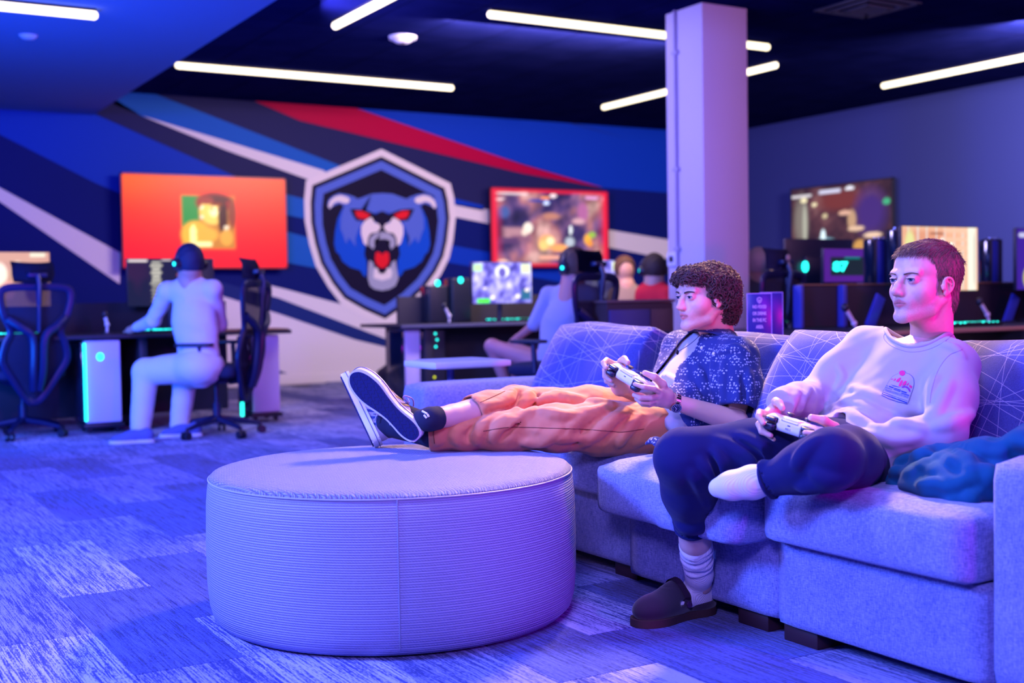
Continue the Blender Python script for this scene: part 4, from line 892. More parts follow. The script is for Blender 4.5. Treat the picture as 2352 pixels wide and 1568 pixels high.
# ------------------------------------------------------------ mesh-back chairs
ch=mat('chair_plastic',(.005,.009,.055),.4,spec=.5); chs=mat('chair_fabric',(.006,.009,.045),.85)
def mesh_fabric():
    m=mat('chair_mesh',(.004,.006,.03),.8); g=NG(m); v=g.xyz(g.coord('Object'))
    h=g.math('MULTIPLY',g.math('SINE',g.math('MULTIPLY',v[0],900)),g.math('SINE',g.math('MULTIPLY',v[2],900))); a=g.math('GREATER_THAN',h,-.45); g.l.new(g.math('ADD',g.math('MULTIPLY',a,.22),.70),g.b.inputs['Alpha']); return m
cmesh=mesh_fabric()
def make_chair(lab,loc,rz,headrest=True):
    t=thing('office_chair',lab,'chair',loc,rz,'tall mesh-back office chairs')
    for k in range(5):
        a=k*2*PI/5+.3; d=Vector((math.cos(a),math.sin(a),0)); bm=B()
        tube(bm,[d*.03+Vector((0,0,.125)),d*.17+Vector((0,0,.105)),d*.31+Vector((0,0,.075))],[.032,.026,.018],8,flat=(.8,1.1)); lg=part('leg',bm,ch,t)
        bm=B(); n_=Vector((-d.y,d.x,0))
        for s_ in (-1,1): cyl(bm,d*.325+n_*(s_*.008)+Vector((0,0,.03)),d*.325+n_*(s_*.028)+Vector((0,0,.03)),.03,n=16)
        tube(bm,[d*.315+Vector((0,0,.08)),d*.318+Vector((0,0,.045))],.012,6); part('caster',bm,blk_pl,lg)
    bm=B(); cyl(bm,(0,0,.10),(0,0,.24),.03); cyl(bm,(0,0,.24),(0,0,.40),.017); part('gas_lift',bm,ch,t)
    bm=B(); box(bm,(0,0,.405),(.22,.26,.04),bev=.015); tube(bm,[(0,-.1,.40),(0,-.24,.42),(0,-.29,.50)],[.03,.03,.025],8); part('mechanism',bm,ch,t)
    part('seat',cushion((0,.02,.475),(.50,.50,.09),.04,(0,0,.01),n=8),chs,t,smooth='full')
    def yb(z_): return -.245-.05*math.sin((z_-.45)*3.2)-.10*max(0,z_-.75)
    out=[(0,.27),(.06,.30),(.17,.46),(.235,.58),(.215,.70),(.18,.79),(.235,.92),(.255,1.05),(.20,1.10),(0,1.105)]
    full=out+[(-x,z_) for x,z_ in reversed(out[1:-1])]
    bm=B(); tube(bm,spline([(x,yb(z_),z_) for x,z_ in full],4,True),.024,8,closed=True,flat=(1.2,.8)); part('back_frame',bm,ch,t)
    # spine: a Y of two arms meeting in a post
    bm=B(); tube(bm,spline([(-.21,yb(.86)-.01,.88),(-.13,yb(.80)-.05,.82),(-.045,yb(.72)-.06,.74),(-.035,yb(.5)-.06,.50),(-.02,yb(.4)-.03,.36)],4),.030,8)
    tube(bm,spline([(.21,yb(.86)-.01,.88),(.13,yb(.80)-.05,.82),(.045,yb(.72)-.06,.74),(.035,yb(.5)-.06,.50),(.02,yb(.4)-.03,.36)],4),.030,8)
    tube(bm,spline([(0,yb(.76)-.06,.78),(0,yb(.95)-.05,.95),(0,yb(1.08)-.03,1.08)],4),.016,8); part('spine',bm,ch,t)
    # mesh web
    bm=B(); zs=np.linspace(.29,1.09,24); rows=[]
    oz=[p[1] for p in out]; ox=[p[0] for p in out]
    for z_ in zs:
        hw=np.interp(z_,oz,ox)*.97; rows.append([bm.verts.new((hw*s_,yb(z_)+.012-.02*(1-s_*s_),z_)) for s_ in np.linspace(-1,1,9)])
    for a,b in zip(rows,rows[1:]):
        for i in range(8): bm.faces.new((a[i],a[i+1],b[i+1],b[i]))
    part('back_mesh',bm,cmesh,t,smooth='full')
    if headrest:
        bm=B(); tube(bm,[(0,yb(1.0)-.045,.98),(0,yb(1.1)-.06,1.12),(.0,yb(1.2)-.03,1.19)],[.02,.018,.02],8); box(bm,(0,yb(1.2)-.02,1.19),(.14,.05,.035),bev=.01); part('headrest_bracket',bm,ch,t)
        bm=B(); R_=[]
        for z_,off in ((1.13,.0),(1.18,-.012),(1.235,-.008),(1.28,.018)):
            R_.append([bm.verts.new((.155*s_*(1-.1*(z_<1.15)),yb(1.2)+.055-.055*(1-s_*s_)+off,z_+.012*s_*s_)) for s_ in np.linspace(-1,1,11)])
        for a,b in zip(R_,R_[1:]):
            for i in range(10): bm.faces.new((a[i],a[i+1],b[i+1],b[i]))
        ret=bmesh.ops.solidify(bm,geom=bm.faces[:],thickness=.018); part('headrest',bm,chs,t,smooth='full')
    for s_ in (-1,1):
        bm=B(); tube(bm,[(s_*.24,-.02,.43),(s_*.30,-.02,.47),(s_*.305,-.01,.66)],[.018,.02,.018],8); ar=part('arm_post',bm,ch,t)
        bm=cushion((s_*.305,.03,.675),(.09,.27,.028),.012,n=4); part('arm_pad',bm,blk_pl,ar,smooth='full')
    return t
cpos=PZ(54,1003,0); chair1=make_chair('empty tall mesh-back chair at the left picture edge',tuple(cpos),math.radians(12))
cpos=PZ(500,1000,0); chair2=dup(chair1,cpos,math.radians(50),'tall mesh-back chair of the seated man in the white shirt')
cm_=PZ(1285,1003,0); chair3=dup(chair1,Vector((cm_.x,cm_.y,0)),math.radians(22),'tall mesh-back chair of the gamer in the grey sweater, beyond the sofa')
cm_=PZ(1714,984,0); chair4=dup(chair1,Vector((cm_.x,cm_.y,0)),math.radians(14),'tall mesh-back chair behind the curly-haired man, crest on its headrest')
for ch_,nm in ((chair4,'crest'),):
    bm=B(); prism(bm,[(0,.03),(.024,.018),(.022,-.008),(0,-.034),(-.022,-.008),(-.024,.018)],frame(Vector((0,-.36,1.215)),(1,0,0),(0,0,1),(0,-1,0)),.004)
    o=part('crest',bm,mat('crest_grey',(.4,.38,.4),.5),ch_); 
# ------------------------------------------------------------ people
def A(x,y,D): return np.array(P(x,y,D))
def nrm(v): v=np.array(v,float); return v/np.linalg.norm(v)
def headframe(eye,phi,pitch=0,roll=0,scale=1.0):
    """eye = picture (x,y,depth) of the near eye; phi = turn away from the camera towards picture left (deg)"""
    ph=math.radians(phi); F=np.array(CD(-math.sin(ph),0,math.cos(ph))); F[2]=0; F=nrm(F); U=np.array([0,0,1.]); L=np.cross(U,F)
    pt=math.radians(pitch); F2=F*math.cos(pt)+U*math.sin(pt); U2=U*math.cos(pt)-F*math.sin(pt)
    rl=math.radians(roll); L2=L*math.cos(rl)+U2*math.sin(rl); U3=U2*math.cos(rl)-L*math.sin(rl)
    R=np.stack([-L2,F2,U3],1)   # columns: x (person's right), y forward, z up
    O=A(*eye)-R@(np.array([-.031,.086,0])*scale)
    return O,R,scale
def head_sdf(s,H,v=0,nose=1.0,jaw=1.0):
    O,R,sc=H
    def W(p): return O+R@(np.array(p,float)*sc)
    def ell(p,r,k=.01,op='add',Rl=None): s.ell(W(p),np.array(r)*sc,R if Rl is None else R@Rl,k*sc,op)
    def cap(a,b,ra,rb,k=.01,op='add'): s.cap(W(a),W(b),ra*sc,rb*sc,k*sc,op)
    def rot(ax,an): return np.array(Matrix.Rotation(math.radians(an),3,ax))
    ell((0,-.020,.030),(.075,.096,.080),.0); ell((0,.030,.036),(.061,.058,.058),.02)
    ell((0,.030,-.030),(.056,.058,.070),.02)
    ell((0,.040,-.068),(.040*jaw,.046,.045),.02)
    for sd in (-1,1):
        ell((sd*.042,.048,-.032),(.021,.026,.022),.03)            # cheekbone
        cap((sd*.054*jaw,-.012,-.048),(sd*.046*jaw,.018,-.078),.015,.014,.02)  # jaw angle
        cap((sd*.046*jaw,.018,-.078),(sd*.014,.076,-.101),.014,.014,.02)
        cap((sd*.014,.086,.018),(sd*.044,.074,.019),.0085,.008,.012)   # brow
        ell((sd*.0315,.096,-.001),(.0165,.014,.0125),.008,'sub')
    ell((0,.078,-.101),(.019,.017,.016),.014)                       # chin
    ell((0,.074,-.060),(.030,.019,.024),.016)                       # muzzle
    # nose
    cap((0,.080,.014),(0,.1005,-.016),.0078,.0088,.012); cap((0,.1015,-.018),(0,.1110*nose,-.034),.0078,.0082,.008)
    ell((0,.1100*nose,-.0365),(.0088,.0088,.0076),.008); ell((0,.091,-.031),(.0135,.013,.012),.012)
    for sd in (-1,1):
        ell((sd*.0105,.1000,-.0395),(.0062,.0092,.0068),.008)
        ell((sd*.0058,.1075,-.0475),(.0033,.0052,.0028),.002,'sub')
        # lids
        ell((sd*.0315,.0765,-.001),(.0148,.0142,.0138),.0035)
        ell((sd*.0315,.0920,-.0020),(.0126,.0125,.0040),.0012,'sub')
        cap((sd*.019,.0895,.0045),(sd*.043,.0845,.004),.0022,.0022,.003)
    # lips
    for sd in (-1,1):
        cap((0,.0945,-.0610),(sd*.019,.0845,-.0650),.0042,.0022,.006); cap((0,.0932,-.0712),(sd*.017,.0840,-.0672),.0052,.0030,.006)
    cap((-.017,.0935,-.0662),(0,.0985,-.0662),.0006,.0008,.003,'sub'); cap((.017,.0935,-.0662),(0,.0985,-.0662),.0006,.0008,.003,'sub')
    # ears
    for sd in (-1,1):
        e_=lambda x,y,z:(sd*x,-.004+(y+.018)*.84,-.016+(z+.010)*.80)
        Rl=rot('X',-14)@rot('Z',sd*-20)
        ell(e_(.0755,-.018,-.008),(.0070,.0150,.0255),.006,'add',Rl)
        ell(e_(.0830,-.015,-.006),(.0050,.0085,.0150),.003,'sub',Rl)
        ring=[(.075,-.002,.000),(.078,-.004,.012),(.0815,-.012,.020),(.084,-.024,.019),(.0855,-.033,.008),(.0850,-.035,-.006),(.0825,-.029,-.022),(.0785,-.019,-.033)]
        ring=[tuple(q) for q in spline([e_(*q) for q in ring],3)]
        for a,b in zip(ring,ring[1:]): cap(a,b,.0031,.0031,.0025)
        ell(e_(.0780,-.010,-.034),(.0045,.0075,.0080),.005)
        cap(e_(.0745,.001,-.008),e_(.0765,.000,-.018),.0045,.0040,.004)
        cap(e_(.0800,-.013,.008),e_(.0825,-.025,.000),.0028,.0026,.004); cap(e_(.0825,-.025,.000),e_(.0815,-.024,-.018),.0026,.0026,.004)
def paint_skin(V,H,base,beard=.0,seed=1):
    O,R,sc=H; p=(V-O)@R/sc; x,y,z=p[:,0],p[:,1],p[:,2]; n=len(V)
    c=np.tile(np.array(base,float),(n,1)); h=(np.sin(x*311+seed)*np.sin(y*283)*np.sin(z*297)+np.sin(x*97+1)*np.sin(y*83)*np.sin(z*103))*.03
    c*=(1+h)[:,None]
    def blend(m,col_): 
        nonlocal c; m=np.clip(m,0,1)[:,None]; c=c*(1-m)+np.array(col_)*m
    near=(abs(z)<.2)&(abs(x)<.12)&(abs(y)<.16)
    lip=np.clip(1.25-np.sqrt((x/.0215)**2+((z+.066)/.0095)**2),0,1)*3*(y>.078)*near; blend(lip*.9,(base[0]*.78,base[1]*.42,base[2]*.45))
    bl=np.exp(-(((abs(x)-.042)/.02)**2+((z+.035)/.02)**2))*(y>.03)*near; blend(bl*.25,(base[0]*1.0,base[1]*.62,base[2]*.6))
    nz=np.exp(-((x/.016)**2+((z+.036)/.014)**2))*(y>.09)*near; blend(nz*.35,(base[0],base[1]*.6,base[2]*.6))
    er=(abs(x)>.071)*(abs(z)<.045)*(y<.012)*(y>-.05)*near; blend(er*.35,(base[0],base[1]*.5,base[2]*.5))
    st=np.clip((-.045-z)/.02,0,1)*np.clip((z+.125)/.02,0,1)*np.clip((y+.02)/.02,0,1)*near*(1-np.clip(lip,0,1)); st2=np.clip(st*np.random.default_rng(5).uniform(.3,1.0,n),0,1); blend(st2*beard,(base[0]*.35,base[1]*.28,base[2]*.25))
    mu=np.exp(-((x/.022)**2+((z+.054)/.007)**2))*(y>.085)*near; blend(mu*beard*.8,(base[0]*.4,base[1]*.3,base[2]*.3))
    soc=np.exp(-(((abs(x)-.031)/.018)**2+((z+.010)/.007)**2))*(y>.06)*near; blend(soc*.25,(base[0]*.7,base[1]*.5,base[2]*.55))
    sl=(abs(z+.0660)<.0013)*(abs(x)<.021)*(y>.078)*near; blend(sl*.7,(base[0]*.25,base[1]*.12,base[2]*.12))
    return c
skin=vcol_mat('skin',.48,sss=.12,spec=.4)
eye_w=mat('eye_white',(.50,.47,.50),.15,spec=.6,coat=.5); eye_i=mat('eye_iris',(.02,.04,.10),.15,spec=.6); eye_p=mat('eye_pupil',(.003,.003,.005),.1,spec=.8)
def eyes(parent,H,look=(0,1,0)):
    O,R,sc=H; lk=nrm(look)
    for sd in (-1,1):
        c=O+R@(np.array([sd*.0315,.0765,-.001])*sc); d=R@lk
        bm=B(); ball(bm,c,.0122*sc,12); e=part('eye',bm,eye_w,parent,True,smooth='full')
        d3=Vector(d); c3=Vector(c)
        bm=B(); cyl(bm,c3+d3*.0102*sc,c3+d3*.01245*sc,.0062*sc,.0052*sc,20); part('iris',bm,eye_i,e,True)
        bm=B(); cyl(bm,c3+d3*.0115*sc,c3+d3*.0128*sc,.0027*sc,.0024*sc,14); part('pupil',bm,eye_p,e,True)
def lashes(H,parent):
    O,R,sc=H; bm=B()
    for sd in (-1,1):
        for up_,rr_ in ((1,.0008),(-1,.0004)):
            q=[]
            for t in np.linspace(-1,1,9):
                x=.0122*t; z=-.0020+up_*(.0040*math.sqrt(max(0,1-t*t*.92))); y=.0765+math.sqrt(max(1e-6,.01475**2-x*x-(z+.001)**2))
                q.append(Vector(O+R@(np.array([sd*.0315+x,y,z])*sc)))
            tube(bm,q,rr_*sc,5)
    part('eyelashes',bm,mat('lash',(.02,.01,.012),.6),parent,True,'full')
def strands(H,pts,dirs,lens,rad,curve,R_,seg=3,jit=.3):
    """tapered three-sided hairs; pts/dirs in head frame"""
    O,Rm,sc=H; Vs=[];Fs=[];n=0
    for p,d,l in zip(pts,dirs,lens):
        p=np.array(p);d=nrm(d); q=p.copy(); side=nrm(np.cross(d,[R_.uniform(-1,1),R_.uniform(-1,1),R_.uniform(-1,1)])); up=np.cross(d,side)
        rows=[]
        for k in range(seg+1):
            t=k/seg; r=rad*(1-.85*t)
            rows.append([q+side*r,q-side*r*.5+up*r*.87,q-side*r*.5-up*r*.87])
            d=nrm(d+np.array(curve(q,t))); q=q+d*l/seg
        Vs.append(np.array(rows).reshape(-1,3))
        for k in range(seg):
            for j in range(3):
                a=n+k*3+j;b=n+k*3+(j+1)%3; Fs.append((a,b,b+3,a+3))
        n+=3*(seg+1)
    V=np.concatenate(Vs); return O+(V*sc)@Rm.T,np.array(Fs)
def on_skull(u,v,off):
    """point and normal on the cranium ellipsoid; u azimuth (0=front), v elevation"""
    c=np.array([0,-.014,.032]); r=np.array([.076,.099,.082]); d=np.array([math.sin(u)*math.cos(v),math.cos(u)*math.cos(v),math.sin(v)]); n_=nrm(d/r); return c+d*r+n_*off,n_
hairm=mat('hair_brown',(.17,.095,.075),.7,spec=.25,sheen=.1); hairm2=mat('hair_dark_brown',(.058,.028,.026),.75,spec=.25,sheen=.1); browm=mat('brow_hair',(.05,.022,.012),.6)
def mask_short(p):
    x,y,z=p; y0=y
    if y>.052: return z>.078-.22*max(0,abs(x)-.028)
    if y>.020: return z>.004+(y-.020)*2.3
    if y>-.034: return z>.014 or (y>.014 and z>-.006)
    return z>-.098
def hair_short(H,parent):
    O,Rm,sc=H; s_=SDF(O-.16,O+.16,.003)
    def W(p): return O+Rm@(np.array(p,float)*sc)
    s_.ell(W((0,-.022,.034)),np.array((.0785,.100,.083))*sc,Rm,0); s_.ell(W((0,.028,.050)),np.array((.063,.060,.055))*sc,Rm,.015*sc)
    s_.ell(W((0,-.068,-.035)),np.array((.054,.040,.066))*sc,Rm,.02*sc)
    def cut(pt,n_,k=.006): s_.half(W(pt),Rm@np.array(n_,float),k)
    V,Fc=s_.mesh(1); p=(V-O)@Rm/sc
    keep=np.array([mask_short(q) for q in p]); fk=keep[Fc].all(1); V2,F2=V,Fc[fk]
    R_=random.Random(3); pts=[];dirs=[];lens=[]; c0=p[F2[:,0]]; nn=np.cross(p[F2[:,2]]-p[F2[:,0]],p[F2[:,3]]-p[F2[:,1]]); nn/=np.maximum(np.linalg.norm(nn,axis=1),1e-9)[:,None]
    if (nn*(c0-np.array([0,-.02,.03]))).sum()<0: nn=-nn
    for i in np.random.default_rng(3).integers(0,len(c0),11000):
        q=c0[i]+np.array([R_.uniform(-1,1),R_.uniform(-1,1),R_.uniform(-1,1)])*.0012; n_=nn[i]
        top=max(0,n_[2]); d=np.array([-.15*n_[0]+R_.uniform(-.2,.2),1.0*top-.15*(1-top)-.25*(q[1]<-.03),-.9*(1-top)+.1])
        d=d-n_*(d@n_); d=nrm(d)+n_*(.22 if top>.5 else .12)
        pts.append(q-n_*.002);dirs.append(d); lens.append((.030 if top>.5 else .018)*R_.uniform(.7,1.15))
    Vs,Fs=strands(H,pts,dirs,lens,.0011,lambda q,t:(R_.uniform(-.15,.15),R_.uniform(-.12,.12),-.10),R_)
    V,Fc=merge_np((V2,F2),(Vs,Fs)); return mesh_obj('hair',np_mesh('hair',V,Fc),hairm,parent,True,'full',label='short brown hair')
def hair_curly(H,parent):
    O,Rm,sc=H; s_=SDF(O-.20,O+.20,.0035)
    def W(p): return O+Rm@(np.array(p,float)*sc)
    s_.ell(W((0,-.030,.026)),np.array((.085,.100,.080))*sc,Rm,0); s_.ell(W((0,.044,.062)),np.array((.066,.060,.034))*sc,Rm,.015)
    s_.ell(W((0,-.078,-.040)),np.array((.066,.048,.074))*sc,Rm,.03)
    for sd in(-1,1): s_.ell(W((sd*.070,-.040,.010)),np.array((.022,.045,.055))*sc,Rm,.02); s_.ell(W((sd*.066,.012,.030)),np.array((.018,.026,.034))*sc,Rm,.015)
    R_=random.Random(9)
    # clear the face and the ears
    s_.ell(W((0,.085,.000)),np.array((.052,.052,.050))*sc,Rm,.008,'sub')
    for sd in(-1,1): s_.ell(W((sd*.084,-.004,-.022)),np.array((.018,.020,.026))*sc,Rm,.006,'sub'); s_.ell(W((sd*.055,.045,-.045)),np.array((.035,.050,.062))*sc,Rm,.006,'sub')
    V,Fc=s_.mesh(1); parts_=[(V,Fc)]; p=(V-O)@Rm/sc; c0=p[Fc[:,0]]; nn=np.cross(p[Fc[:,2]]-p[Fc[:,0]],p[Fc[:,3]]-p[Fc[:,1]]); nn/=np.maximum(np.linalg.norm(nn,axis=1),1e-9)[:,None]
    if (nn*(c0-np.array([0,-.02,.03]))).sum()<0: nn=-nn
    n=0; pick=iter(np.random.default_rng(4).integers(0,len(c0),40000))
    while n<2900:
        i=next(pick); q0=c0[i]; n_=nn[i]
        if q0[1]>.03 and q0[2]<.036: continue
        if n_[2]<-.7: continue
        q=q0+n_*R_.uniform(.000,.009)*(1-.5*(n_[2]>.6))
        n+=1; d=nrm(np.array([R_.uniform(-1,1),R_.uniform(-1,1),R_.uniform(-1.2,.4)])); d=nrm(d-n_*(d@n_)*.8); 
        if q[1]>.05 and R_.random()<.6: d=nrm(np.array([R_.uniform(-.4,.4),.6,-.6]))
        s1=nrm(np.cross(d,n_)); s2=np.cross(d,s1); rad=R_.uniform(.006,.011); turns=R_.uniform(1.0,2.0); ln=R_.uniform(.015,.034); th=R_.uniform(.0011,.0023); ph=R_.uniform(0,6.3)
        K=int(10*turns); cs=[]; 
        for k in range(K+1):
            t=k/K; a=ph+turns*2*PI*t; rr_=rad*(1-.35*t); cs.append(q+d*ln*(t-.5)+(s1*math.cos(a)+s2*math.sin(a))*rr_)
        cs=np.array(cs); Vv=[];Ff=[]
        for k in range(K+1):
            tn=nrm(cs[min(k+1,K)]-cs[max(k-1,0)]); a1=nrm(np.cross(tn,n_+.01)); a2=np.cross(tn,a1); r_=th*(1-.5*abs(2*k/K-1)**3)
            for j in range(5): an=j*2*PI/5; Vv.append(cs[k]+(a1*math.cos(an)+a2*math.sin(an))*r_)
        for k in range(K):
            for j in range(5): Ff.append((k*5+j,k*5+(j+1)%5,k*5+5+(j+1)%5,k*5+5+j))
        parts_.append((O+(np.array(Vv)*sc)@Rm.T,np.array(Ff)))
    V,Fc=merge_np(*parts_); return mesh_obj('hair',np_mesh('hair',V,Fc),hairm2,parent,True,'full',label='curly brown hair')
def brows(H,parent,th=1.0,m=None):
    R_=random.Random(2); pts=[];dirs=[];lens=[]
    for sd in(-1,1):
        for i in range(170):
            t=R_.random(); x=.013+.034*t; z=.0125+.0045*math.sin(t*PI*.8)+R_.uniform(-.0024,.0024)*th*(1-.5*t); y=.0945-.30*max(0,x-.02)-.0005
            y=.0955-9.5*max(0,x-.010)**2
            pts.append((sd*x,y,z)); dirs.append((sd*(1.0),-.25,.18-.40*t)); lens.append(.0070)
    V,Fc=strands(H,pts,dirs,lens,.0007*th,lambda q,t:(0,-.05,0),R_,2); mesh_obj('eyebrows',np_mesh('eyebrows',V,Fc),m or browm,parent,True,'full')
# ---- game controller, in its own frame: x = person's right, y forward (trigger side), z up
def padframe(c,phi,pitch,roll,px_axis=None):
    ph=math.radians(phi); F=np.array(CD(-math.sin(ph),0,math.cos(ph))); F[2]=0; F=nrm(F); U=np.array([0,0,1.]); X=-np.cross(U,F)
    pt=math.radians(pitch); F2=F*math.cos(pt)+U*math.sin(pt); U2=U*math.cos(pt)-F*math.sin(pt)
    rl=math.radians(roll); X2=X*math.cos(rl)+U2*math.sin(rl); U3=U2*math.cos(rl)-X*math.sin(rl)
    return A(*c),np.stack([X2,F2,U3],1)
padw=mat('controller_white',(.72,.70,.74),.35); padb=mat('controller_black',(.012,.014,.04),.35,spec=.6); padg=mat('controller_print',(.12,.12,.2),.5)
def controller(lab,G,lettering=None,cat='game controller'):
    O,R=G; W=lambda p:O+R@np.array(p,float); t=thing('game_controller',lab,cat,tuple(O))
    s_=SDF(O-.13,O+.13,.0016)
    s_.rbox(W((0,.012,.001)),(.058,.030,.019),R,.014,0)
    s_.rbox(W((0,-.012,.001)),(.040,.020,.018),R,.012,.01)
    for sd in(-1,1):
        s_.cap(W((sd*.058,.014,.0)),W((sd*.066,-.020,-.003)),.0215,.0215,.012); s_.cap(W((sd*.066,-.020,-.003)),W((sd*.074,-.072,-.020)),.0205,.0150,.008)
        s_.rbox(W((sd*.052,.045,-.004)),(.0185,.016,.020),R,.006,.0,'sub')
    V,Fc=s_.mesh(1); mesh_obj('shell',np_mesh('shell',V,Fc),padw,t,True,'full')
    M=frame(Vector(O),R[:,0],R[:,1],R[:,2])
    def pc(name,bm,m,lab=None): bmesh.ops.transform(bm,matrix=M,verts=bm.verts); return part(name,bm,m,t,True,'full',lab)
    for sd in(-1,1):
        pc('trigger',cushion((sd*.052,.040,-.0115),(.031,.026,.020),.007,(0,.002,0),n=6),padb,'black trigger')
        pc('bumper',cushion((sd*.052,.038,.009),(.032,.026,.013),.005,(0,.002,0),n=6),padb,'black bumper')
        bm=B(); lathe(bm,[(.006,.012),(.006,.024),(.0105,.027),(.0115,.030),(.009,.0315),(.001,.030)],20,Matrix.Translation((sd*.026,-.014,0))); pc('stick',bm,padb,'black thumb stick')
    pc('touchpad',cushion((0,.020,.0195),(.052,.030,.006),.0025,n=4),padw)
    bm=B(); box(bm,(0,.0412,.0135),(.046,.0012,.0010)); box(bm,(-.0235,.0412,.0155),(.001,.0012,.005)); box(bm,(.0235,.0412,.0155),(.001,.0012,.005)); pc('touchpad_gap',bm,padg)
    bm=B(); box(bm,(0,.0422,.0045),(.008,.0012,.003),bev=.0005); pc('port',bm,padb)
    if lettering:
        bm=text_bm(lettering,.0075,.0004,.9,.0001); bmesh.ops.transform(bm,matrix=frame(Vector((0,.0424,-.0055)),(-1,0,0),(0,0,1),(0,1,0)),verts=bm.verts); pc('lettering',bm,padg)
    return t
def hand_sdf(s,G,sd,elbow,rw=.026,re=.042,dip=0,spread=0,thumb_up=0):
    """hand closed round one grip of a controller; sd=-1 person's left, +1 right; returns wrist"""
    O,R=G; W=lambda x,y,z:O+R@np.array([sd*x,y,z],float)
    wr=W(.090,-.140,-.030-dip)
    s.chain([elbow,wr],[re,rw],.01)
    s.chain([wr,W(.094,-.100,-.018)],[rw*.95,.027],.016,flat=(R[:,0],.75))
    s.chain([W(.094,-.100,-.018),W(.0985,-.040,-.008)],[.027,.017],.016,flat=(R[:,0],.75)); s.chain([W(.090,-.100,-.030),W(.092,-.055,-.036)],[.022,.017],.016,flat=(R[:,0],.8))
    F=[([(.0985,-.034,.002),(.0990,.012,.012+thumb_up*.0),(.0830,.050,.008),(.0560,.062,.004)],[.0105,.0092,.0084,.0070]),
       ([(.0990,-.038,-.014),(.0985,.004,-.021),(.0760,.026,-.034),(.0500,.024,-.037)],[.0108,.0096,.0088,.0075]),
       ([(.0960,-.048,-.029),(.0950,-.010,-.039),(.0740,.006,-.050),(.0500,.000,-.050)],[.0102,.0092,.0084,.0072]),
       ([(.0900,-.062,-.041),(.0880,-.032,-.052),(.0700,-.018,-.059),(.0520,-.024,-.057)],[.0090,.0080,.0074,.0064])]
    for pts,r in F:
        q=[W(*p) for p in pts]; s.chain([W(.094,-.085,-.022),q[0]],[.013,r[0]],.010); s.chain(q,r,.0032)
    th=[W(.086,-.105,-.010),W(.080,-.066,.022),W(.060,-.030,.037+thumb_up),W(.034,-.008,.037+thumb_up*1.6)]; s.chain(th,[.018,.0135,.0115,.0092],.008)
    return wr
def join_body(parent,pieces,cols,name='body'):
    V,Fc=merge_np(*pieces); me=np_mesh(name,V,Fc); set_col(me,np.concatenate(cols)); return mesh_obj(name,me,skin,parent,True,'full')
def bvh_of(V,Fc):
    from mathutils.bvhtree import BVHTree
    return BVHTree.FromPolygons([Vector(v) for v in V],[tuple(int(i) for i in f) for f in Fc])
def wr_noise(x,y,z,sd,sc=1.0):
    r=np.random.default_rng(sd); o=0*x
    for i in range(5):
        k=r.normal(size=3)*12*sc*(1+.5*i); w_=r.normal(size=3)*7*sc; o=o+np.sin(k[0]*x+k[1]*y+k[2]*z+1.8*np.sin(w_[0]*x+w_[1]*y+w_[2]*z+r.uniform(0,6))+r.uniform(0,6))/(1+.5*i)
    return o/3
def crease(o): return 1-np.abs(o)*1.6     # sharp crests
SKB=(.60,.37,.30)
def shoeframe(heel,toe,down):
    h=A(*heel);t=A(*toe); y=nrm(t-h); dn=np.array(CD(*down)); dn=nrm(dn-y*(dn@y)); z=-dn; return h,np.stack([np.cross(y,z),y,z],1)
SOLE=[(.000,.000),(.014,.002),(.025,.012),(.0325,.032),(.034,.055),(.031,.085),(.030,.120),(.036,.160),(.044,.195),(.047,.225),(.043,.258),(.032,.284),(.016,.298),(.000,.302)]
def outline(k=1.0,grow=0,asym=0):
    r=[(x*k+(grow if x>0 else 0)+asym*math.exp(-((y-.22)/.07)**2),y+(grow if y>.2 else (-grow if y<.02 else 0))) for x,y in SOLE]; l=[(-(x*k)-(grow if x>0 else 0),y+(grow if y>.2 else (-grow if y<.02 else 0))) for x,y in reversed(SOLE[1:-1])]
    return [tuple(p[:2]) for p in spline([(x,y,0) for x,y in r+l],4,True)]
def outsole_mat():
    m=mat('outsole_navy',(.006,.014,.14),.5); g=NG(m); v=g.xyz(g.coord('Object'))
    zz=g.math('PINGPONG',g.math('MULTIPLY',v[0],1),.009); f=g.math('FRACT',g.math('DIVIDE',g.math('ADD',v[1],zz),.016)); a=g.math('LESS_THAN',f,.10)
    f2=g.math('FRACT',g.math('DIVIDE',g.math('ADD',v[0],g.math('MULTIPLY',v[1],.4)),.03)); a=g.math('MAXIMUM',a,g.math('LESS_THAN',f2,.04))
    g.col(g.mix(a,(.003,.008,.075),(.001,.002,.02))); g.bump(g.math('SUBTRACT',1,a),.7,.003); return m
outs_m=outsole_mat(); mids_m=mat('midsole_white',(.62,.58,.62),.5); upr_m=mat('sneaker_suede',(.30,.25,.38),.9,sheen=.2,bump=(400,.15)); str_g=mat('stripe_gold',(.20,.13,.05),.6); str_n=mat('stripe_navy',(.015,.03,.16),.7); lace_m=mat('lace_grey',(.33,.30,.50),.8)
